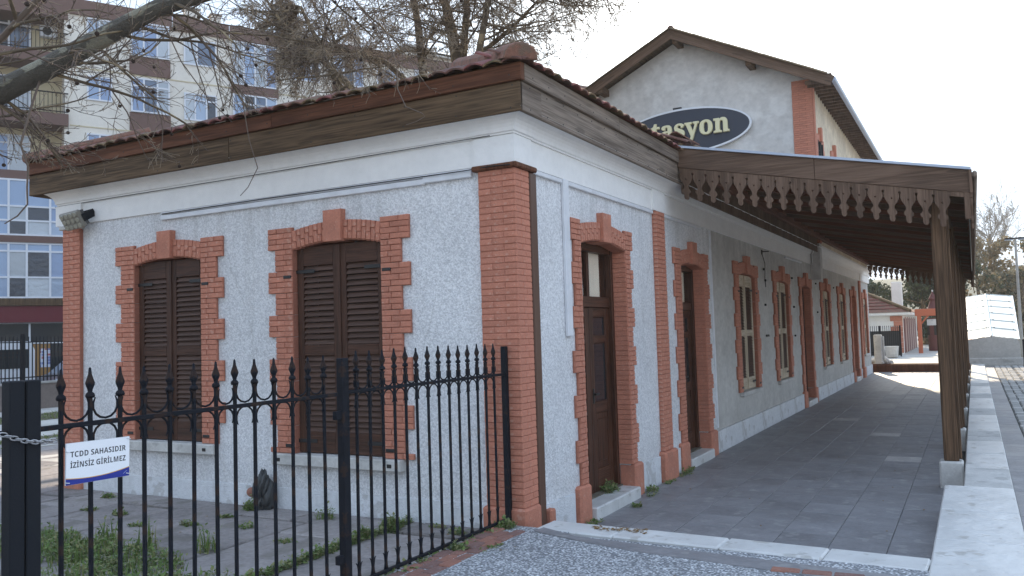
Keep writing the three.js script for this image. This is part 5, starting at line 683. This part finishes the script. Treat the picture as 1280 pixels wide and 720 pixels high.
// ---------------------------------------------------------------- beyond the platform: outbuilding, fence, gate frame, shelter, lamp
{ const b = thing('outbuilding', 'small white outbuilding with red tiled hip roof and brick quoins', 'outbuilding', 0.25, 0, -45.2);
  const white = std({ map: M.plaster.map, color: lin(0.95, 0.93, 0.88), roughness: 0.9 }), y1 = 2.3;
  mesh('wall', b2(-9, 0, -0.1, y1, -14, 0), white, b); mesh('eave', cb2(-9.4, 0.45, y1 - 0.12, y1 + 0.06, -14.4, 0.45, 0.03), white, b);
  const rf = mesh('roof', (() => { const P = [], q = (a, bb, c, d) => P.push(...a, ...bb, ...c, ...a, ...c, ...d), y = y1 + 0.06, h = y1 + 2.35, A = [0.5, y, 0.5], B = [-9.5, y, 0.5], C1 = [-9.5, y, -14.5], D = [0.5, y, -14.5], E = [-4.5, h, -4.5], F = [-4.5, h, -9.5]; P.push(...A, ...E, ...B); q(A, D, F, E); q(B, E, F, C1); P.push(...D, ...C1, ...F); const g = new THREE.BufferGeometry(); g.setAttribute('position', new THREE.Float32BufferAttribute(P, 3)); g.computeVertexNormals(); return boxUV(g); })(), M.tile[2], b);
  const rows = []; for (let i = 1; i < 12; i++) { const t = i / 12, w0 = -9.5 + 5 * t, w1 = 0.5 - 5 * t, y = y1 + 0.06 + 2.29 * t, z = 0.5 - 5 * t; rows.push(cb2(w0, w1, y - 0.0, y + 0.05, z - 0.06, z + 0.05, 0.015)); } mesh('tile_course', rows, M.tile[3], rf);
  mesh('hip_tile', [tube([V(0.5, y1 + 0.12, 0.5), V(-4.5, y1 + 2.42, -4.5)], 0.1, 6), tube([V(-9.5, y1 + 0.12, 0.5), V(-4.5, y1 + 2.42, -4.5)], 0.1, 6)], M.tile[1], rf);
  mesh('chimney', cb2(-0.85, -0.25, 2.6, 4.3, -5.6, -5.0, 0.03), white, rf);
  for (let i = 0; i < 7; i++) mesh('quoin', cb2(i % 2 ? -0.42 : -0.6, 0.03, 0.05 + i * 0.3, 0.34 + i * 0.3, -0.3, 0.03, 0.01), M.brick[i % 4], b);
  for (let i = 0; i < 6; i++) { const z = -1.3 - i * 1.9; mesh('door', cb2(-0.05, 0.04, 0.0, 2.0, z - 1.0, z, 0.01), plain(0.16, 0.06, 0.05, 0.7), b); mesh('pilaster', cb2(-0.05, 0.06, 0, 2.1, z - 1.5, z - 1.08, 0.02), plain(0.52, 0.38, 0.32, 0.8), b); } }
{ const f = thing('yard_fence', 'dark sheeted fence with pointed bars in front of the white outbuilding', 'fence', 0, 0, -41); mesh('sheet', b2(-4, 0.42, 0.05, 1.32, -0.02, 0.0), plain(0.02, 0.026, 0.032, 0.6), f); for (let i = 0; i < 22; i++) mesh('bar', [b2(-1.7 + i * 0.1, -1.675 + i * 0.1, 0, 1.55, 0.01, 0.03), lathe([[0.001, 0.09], [0.025, 0.03], [0.001, 0]], 5).translate(-1.687 + i * 0.1, 1.54, 0.02)], M.iron, f); for (const y of [0.2, 1.3]) mesh('rail', b2(-4, 0.45, y, y + 0.04, 0.031, 0.05), M.iron, f); for (const x of [-0.55, 0.43]) mesh('post', cb2(x - 0.04, x + 0.04, 0, 1.62, -0.04, 0.04, 0.006), M.iron, f); }
tag(mesh('concrete_post', [cb2(0.04, 0.36, -0.05, 1.28, -32.0, -31.75, 0.03), cb2(0.36, 0.44, 0.2, 1.2, -31.95, -31.8, 0.01)], M.stone), 'weathered concrete post at the building end above the step', 'post');
{ const t = thing('rubble', 'heap of broken stones and plaster at the foot of the concrete post', 'rubble'); const r = mulberry(9); for (let i = 0; i < 16; i++) { const s = rr(0.08, 0.24, r); const o = mesh('stone', new THREE.DodecahedronGeometry(s, 0), i % 3 ? M.stone : M.concrete, t, rr(-0.15, 0.75, r), rr(0.0, 0.2, r), rr(-31.75, -32.5, r)); o.rotation.set(r() * 6, r() * 6, r() * 6); o.scale.y = 0.65; } }
{ const p = thing('planter', 'round concrete planter beside the outbuilding corner', 'planter', 0.1, 0, -39.6); mesh('pot', lathe([[0.001, 0], [0.26, 0], [0.29, 0.05], [0.33, 0.5], [0.35, 0.56], [0.32, 0.58], [0.29, 0.5], [0.001, 0.48]], 18), M.stone, p); }
{ const o = plain(0.46, 0.125, 0.06, 0.75), g = thing('gate_frame', 'orange painted timber gate frame beside the outbuilding', 'gate frame', 1.2, 0, -46); mesh('post', cb2(-0.2, 0.02, -0.05, 2.1, -0.12, 0.12, 0.015), o, g); mesh('post', cb2(2.3, 2.5, -0.05, 2.1, -0.12, 0.12, 0.015), o, g); mesh('beam', cb2(-0.3, 2.7, 2.1, 2.5, -0.14, 0.14, 0.015), o, g); mesh('sign_board', cb2(0.3, 1.6, 1.55, 1.9, -0.03, 0.03, 0.01), M.stone, g); mesh('brace', cbox(0.08, 0.6, 0.08, 0.01).rotateZ(-0.7).translate(0.2, 1.9, 0), o, g); }
{ const k = thing('kiosk', 'dark red kiosk with a pointed conical roof behind the orange frame', 'kiosk', 1.7, 0, -50); k.scale.set(0.72, 0.86, 0.72); const m = plain(0.12, 0.036, 0.032, 0.75); mesh('cabin', lathe([[0.5, 0], [0.5, 2.2], [0.55, 2.25], [0.55, 2.3]], 8), m, k); mesh('roof', lathe([[0.62, 2.45], [0.6, 2.6], [0.36, 3.2], [0.2, 3.55], [0.3, 3.6], [0.32, 3.7], [0.12, 4.0], [0.04, 4.15], [0.001, 4.2]], 8), m, k); for (let i = 0; i < 4; i++) mesh('window', b2(-0.2, 0.2, 1.1, 1.9, 0.47, 0.5).rotateY(i * Math.PI / 2 + Math.PI / 8), M.dark, k); mesh('finial', new THREE.SphereGeometry(0.07, 10, 8).translate(0, 4.22, 0), M.stone, k); }
{ const s = thing('underpass_shelter', 'underpass entrance with translucent ribbed roof and grey concrete end wall', 'shelter', 4.42, 0, -31.75); 
  mesh('base', cb2(-0.98, 1.1, -0.1, 0.23, -0.3, 0.0, 0.02), M.stone, s);
  mesh('end_wall', boxUV(extrude(shapeOf([[-0.92, 0.231], [0.98, 0.231], [0.98, 0.95], [0.03, 1.1], [-0.92, 0.95]]), 0.2).translate(0, 0, -0.25)), std({ map: M.concrete.map, color: lin(1.25, 1.25, 1.25), roughness: 0.9 }), s);
  mesh('side_wall', [b2(-1.35, -0.95, -0.1, 0.25, -12, -0.3), b2(1.12, 1.3, -0.1, 0.25, -12, -0.3)], M.stone, s);
  const gl = new THREE.MeshPhysicalMaterial({ map: colorTex(256, 2.3, (u, v) => mul([0.80, 0.90, 0.86], 0.72 + 0.4 * fbm(u, v, 5, 4, 201))), roughness: 0.6, transmission: 0.5, thickness: 0, side: THREE.DoubleSide }), fr = plain(0.72, 0.75, 0.73, 0.5);
  const Y = (z) => 0.95 + (-z) * 0.185, X = (z) => 0.95 + (-z) * 0.022, C = (z) => -z * 0.0; const n = 6, dz = 10.6 / n;
  for (let i = 0; i < n; i++) for (const sd of [-1, 1]) { const z0 = -0.1 - i * dz, z1 = z0 - dz + 0.03, P = [], a = [C(z0), Y(z0) + 0.15, z0], b = [C(z0) + sd * X(z0), Y(z0), z0], c = [C(z1) + sd * X(z1), Y(z1), z1], d = [C(z1), Y(z1) + 0.15, z1]; P.push(...a, ...b, ...c, ...a, ...c, ...d); const g = new THREE.BufferGeometry(); g.setAttribute('position', new THREE.Float32BufferAttribute(P, 3)); g.computeVertexNormals(); mesh('roof_pane', boxUV(g), gl, s);
    mesh('purlin', tube([V(...d).add(V(0, 0.015, 0)), V(...c).add(V(0, 0.015, 0))], 0.02, 5), fr, s); for (const t of [0.15, 0.85]) mesh('clamp', new THREE.SphereGeometry(0.035, 8, 6), M.concrete, s, c[0] * t + d[0] * (1 - t), c[1] * t + d[1] * (1 - t) + 0.02, z1); }
  mesh('ridge_bar', tube([V(0, Y(0) + 0.17, 0), V(C(-10.7), Y(-10.7) + 0.17, -10.7)], 0.03, 6), fr, s); for (const sd of [-1, 1]) mesh('edge_bar', tube([V(sd * X(0), Y(0), 0), V(sd * X(-10.7), Y(-10.7), -10.7)], 0.035, 6), fr, s);
  for (const sd of [-1, 1]) for (let i = 0; i < 5; i++) { const z = -0.4 - i * 2.5; mesh('post', cb2(sd * X(z) - 0.03, sd * X(z) + 0.03, 0.2, Y(z) - 0.01, z - 0.03, z + 0.03, 0.005), fr, s); } }
{ const l = thing('street_lamp', 'grey steel lamp post with two flat arms by the shelter', 'street lamp', 5.5, -0.05, -33); mesh('pole', tube([V(0, 0, 0), V(0, 2.5, 0), V(0, 5.1, 0)], [0.075, 0.06, 0.045], 10), M.concrete, l); for (const s of [-1, 1]) { mesh('arm', cb2(Math.min(0, s * 0.38), Math.max(0, s * 0.38), 5.1, 5.16, -0.07, 0.07, 0.02), M.ironDusty, l); mesh('lamp_head', cb2(s > 0 ? 0.1 : -0.38, s > 0 ? 0.38 : -0.1, 5.06, 5.1, -0.06, 0.06, 0.012), M.metalPale, l); } mesh('foot_plate', cb2(-0.15, 0.15, 0, 0.03, -0.15, 0.15, 0.005), M.ironDusty, l); }
{ const b = thing('bollard_post', 'slim dark signal post in front of the shelter at its right end', 'post', 5.45, -0.05, -30.4); mesh('pole', tube([V(0, 0, 0), V(0, 1.0, 0)], 0.035, 8), M.iron, b); mesh('cap', new THREE.SphereGeometry(0.045, 10, 8).translate(0, 1.0, 0), M.iron, b); }

// ---------------------------------------------------------------- weeds and litter
const blade = new THREE.BufferGeometry(); blade.setAttribute('position', new THREE.Float32BufferAttribute([-0.006, 0, 0, 0.006, 0, 0, 0.008, 0.5, 0.05, -0.006, 0, 0, 0.008, 0.5, 0.05, -0.006, 0.5, 0.05, -0.006, 0.5, 0.05, 0.008, 0.5, 0.05, 0.0, 1, 0.22], 3)); blade.computeVertexNormals();
const leafG = new THREE.BufferGeometry(); leafG.setAttribute('position', new THREE.Float32BufferAttribute([0, 0, 0, 0.35, 0.12, 0.5, 0, 0.1, 1, 0, 0, 0, 0, 0.1, 1, -0.35, 0.12, 0.5], 3)); leafG.computeVertexNormals();
function weeds(name, label, cat, patches, m, seed, kind = 'stuff', parent = null) { // patches: [x, z, rx, rz, n, h, y, leafy]
  const rnd = mulberry(seed), B = [], L = []; for (const [x, z, rx, rz, n, h, y, leafy] of patches) for (let i = 0; i < n; i++) { const a = rnd() * 6.28, d = Math.sqrt(rnd()), px_ = x + Math.cos(a) * d * rx, pz = z + Math.sin(a) * d * rz, k = h * rr(0.4, 1.2, rnd) * (1.1 - 0.5 * d);
    if (rnd() < leafy) { const nl = 5; for (let q = 0; q < nl; q++) L.push([px_ + rr(-0.03, 0.03, rnd), y + k * rr(0.05, 0.9, rnd), pz + rr(-0.03, 0.03, rnd), rr(0.02, 0.05, rnd), rnd() * 6.28, rr(-0.9, 0.5, rnd)]); B.push([px_, y - 0.01, pz, k * 0.9, rnd() * 6.28, rr(-0.2, 0.2, rnd)]); } else B.push([px_, y - 0.01, pz, k, rnd() * 6.28, rr(-0.3, 0.3, rnd)]); }
  const root = thing(name, label, cat, 0, 0, 0, 0, null, kind), mt = new THREE.Matrix4(), q = new THREE.Quaternion();
  for (const [geo, list, nm, mats] of [[blade, B, 'blade', m], [leafG, L, 'leaf', m]]) { const parts = mats.map(() => []); list.forEach((e, i) => parts[i % mats.length].push(e)); parts.forEach((pl, i) => { if (!pl.length) return; const im = new THREE.InstancedMesh(geo, mats[i], pl.length); pl.forEach((e, j) => { q.setFromEuler(new THREE.Euler(e[5], e[4], 0, 'YXZ')); const s = e[3]; mt.compose(V(e[0], e[1], e[2]), q, nm === 'blade' ? V(0.9, s, s) : V(s, s, s)); im.setMatrixAt(j, mt); }); im.name = nm; im.userData.kind = 'stuff'; root.add(shadows(im)); }); }
  return root; }
const gm = [[0.10, 0.17, 0.03], [0.16, 0.235, 0.05], [0.26, 0.26, 0.10]].map((q) => new THREE.MeshPhysicalMaterial({ color: lin(...q), roughness: 0.85, transmission: 0.3, thickness: 0, side: THREE.DoubleSide }));
weeds('weeds', 'dense green weeds growing along the inside of the iron gate', 'weeds', [[-1.6, 3.1, 0.6, 0.9, 520, 0.16, -0.13, 0.6], [-2.4, 2.8, 0.7, 0.7, 500, 0.16, -0.13, 0.6], [-3.0, 2.25, 0.9, 0.4, 520, 0.17, -0.13, 0.6], [-3.9, 2.2, 0.9, 0.45, 480, 0.16, -0.13, 0.55], [-4.9, 2.1, 0.9, 0.5, 300, 0.13, -0.13, 0.5], [-2.9, 1.9, 0.12, 0.12, 26, 0.34, -0.13, 0.7], [-2.3, 1.75, 0.1, 0.1, 24, 0.36, -0.13, 0.7], [-3.6, 1.8, 0.12, 0.12, 24, 0.32, -0.13, 0.7], [-0.9, 3.6, 0.5, 0.9, 260, 0.15, -0.13, 0.5]], gm, 61);
{ const P = []; const r = mulberry(14); for (let i = 0; i < 30; i++) P.push([-1.27 + rr(-0.04, 0.04, r), 0.1 + i * 0.075, 0.05, 0.06, 26, 0.07 + 0.05 * r(), -0.13, 0.6]); for (const [x, z, n, h] of [[-1.25, 0.42, 160, 0.2], [-1.3, 0.75, 120, 0.14], [-2.2, 0.28, 30, 0.22], [-1.9, 1.2, 30, 0.08], [-2.7, 0.9, 40, 0.08], [-3.4, 1.0, 50, 0.09], [-3.3, 0.6, 40, 0.07], [-4.6, 0.95, 60, 0.07], [-3.9, 1.25, 30, 0.05], [-5.2, 0.9, 40, 0.06], [-3.35, 0.2, 120, 0.16], [-5.7, 0.3, 60, 0.08], [-0.55, 0.3, 60, 0.08], [-0.9, 0.14, 40, 0.07]]) P.push([x, z, 0.1, 0.06, n, h, -0.13, 0.6]); weeds('weeds', 'thin line of weeds rooted in the slab joints near the house wall', 'weeds', P, gm, 62); }
{ const P = []; const r = mulberry(15); for (let i = 0; i < 40; i++) P.push([-0.06 + rr(-0.06, 0.1, r), 0.3 + i * 0.12, 0.05, 0.07, 12, 0.045, -0.02, 0.4]); P.push([-0.02, 0.3, 0.08, 0.08, 90, 0.12, -0.03, 0.6], [0.02, 1.15, 0.06, 0.06, 60, 0.1, -0.02, 0.6], [0.24, 1.0, 0.05, 0.2, 40, 0.05, -0.02, 0.3]); weeds('weeds', 'short weeds between the worn bricks under the iron fence', 'weeds', P, gm, 63); }
weeds('weeds', 'green tuft on the threshold of the nearest brown door', 'weeds', [[-0.12, -2.45, 0.1, 0.2, 90, 0.13, -0.17, 0.6]], gm, 64);
weeds('weeds', 'small tufts at the foot of the wall along the platform', 'weeds', [[0.12, -3.3, 0.06, 0.16, 34, 0.07, -0.3, 0.6], [0.2, -3.05, 0.1, 0.14, 16, 0.03, -0.3, 0.5], [0.28, -2.3, 0.05, 0.06, 28, 0.045, -0.3, 0.6], [0.13, -4.0, 0.05, 0.2, 30, 0.05, -0.3, 0.6], [0.12, -4.85, 0.05, 0.24, 34, 0.065, -0.3, 0.6], [0.15, -1.3, 0.06, 0.15, 30, 0.04, -0.3, 0.5], [0.15, -4.55, 0.1, 0.2, 30, 0.04, -0.3, 0.5]], gm, 65);
for (const [x0, x1, lab] of [[-20.2, -17.6, 'strip of rough grass nearest the street fence'], [-13.9, -12.2, 'strip of rough grass between two pale paths']]) { const P = []; for (let z = -20; z < -1; z += 0.6) P.push([(x0 + x1) / 2, z, (x1 - x0) / 2, 0.5, 260, 0.1, -0.15, 0.2]); weeds('grass', lab, 'grass', P, gm, 66 + Math.round(x1)); }
{ const b = thing('rubbish', 'dark crumpled rubbish bag leaning at the foot of the wall between the windows', 'rubbish', -3.22, -0.13, 0.14); const g = new THREE.IcosahedronGeometry(0.16, 9), p = g.attributes.position; for (let i = 0; i < p.count; i++) { const k = 0.62 + 0.45 * vnoise(p.getX(i) * 14 + 20, p.getY(i) * 11 + p.getZ(i) * 9 + 20, 64, 3) + 0.3 * vnoise(p.getX(i) * 46 + 30, p.getY(i) * 38 + p.getZ(i) * 30 + 30, 128, 5); p.setXYZ(i, p.getX(i) * k * 0.7, p.getY(i) * k * 1.5 + 0.2, p.getZ(i) * k * 0.6); } g.computeVertexNormals(); mesh('bag', boxUV(g), plain(0.035, 0.037, 0.038, 0.38), b); const g2 = new THREE.IcosahedronGeometry(0.07, 2); g2.scale(1, 0.8, 0.7); mesh('brick_lump', boxUV(g2), M.brickRaw[0], b, -0.18, 0.2, 0.0); }
{ const t = thing('fallen_leaves', 'dry brown leaves scattered on the kerb and slabs', 'leaves', 0, 0, 0, 0, null, 'stuff'), rnd = mulberry(71), im = new THREE.InstancedMesh(leafG, plain(0.22, 0.13, 0.05, 0.9, { side: THREE.DoubleSide }), 190), mt = new THREE.Matrix4(), q = new THREE.Quaternion(); for (let i = 0; i < 190; i++) { let x, y, z; const k = i % 10; if (k < 4) { x = rr(0.75, 1.25, rnd); z = rr(-0.02, 0.12, rnd); y = 0.006; } else if (k < 6) { x = rr(-6, -0.4, rnd); z = rr(0.2, 3, rnd); y = -0.108; } else if (k < 8) { x = rr(0.2, 3.3, rnd); z = rr(-9, -0.3, rnd); y = -0.296; } else { x = rr(0.2, 3, rnd); z = rr(0.7, 3, rnd); y = 0.002; } q.setFromEuler(new THREE.Euler(rr(-0.2, 0.2, rnd), rnd() * 6.28, rr(-0.3, 0.3, rnd))); const s = k < 4 ? rr(0.02, 0.05, rnd) : rr(0.015, 0.035, rnd); mt.compose(V(x, y, z), q, V(s, s, s)); im.setMatrixAt(i, mt); } im.name = 'leaf'; im.userData.kind = 'stuff'; t.add(shadows(im)); }

renderer.render(scene, camera);
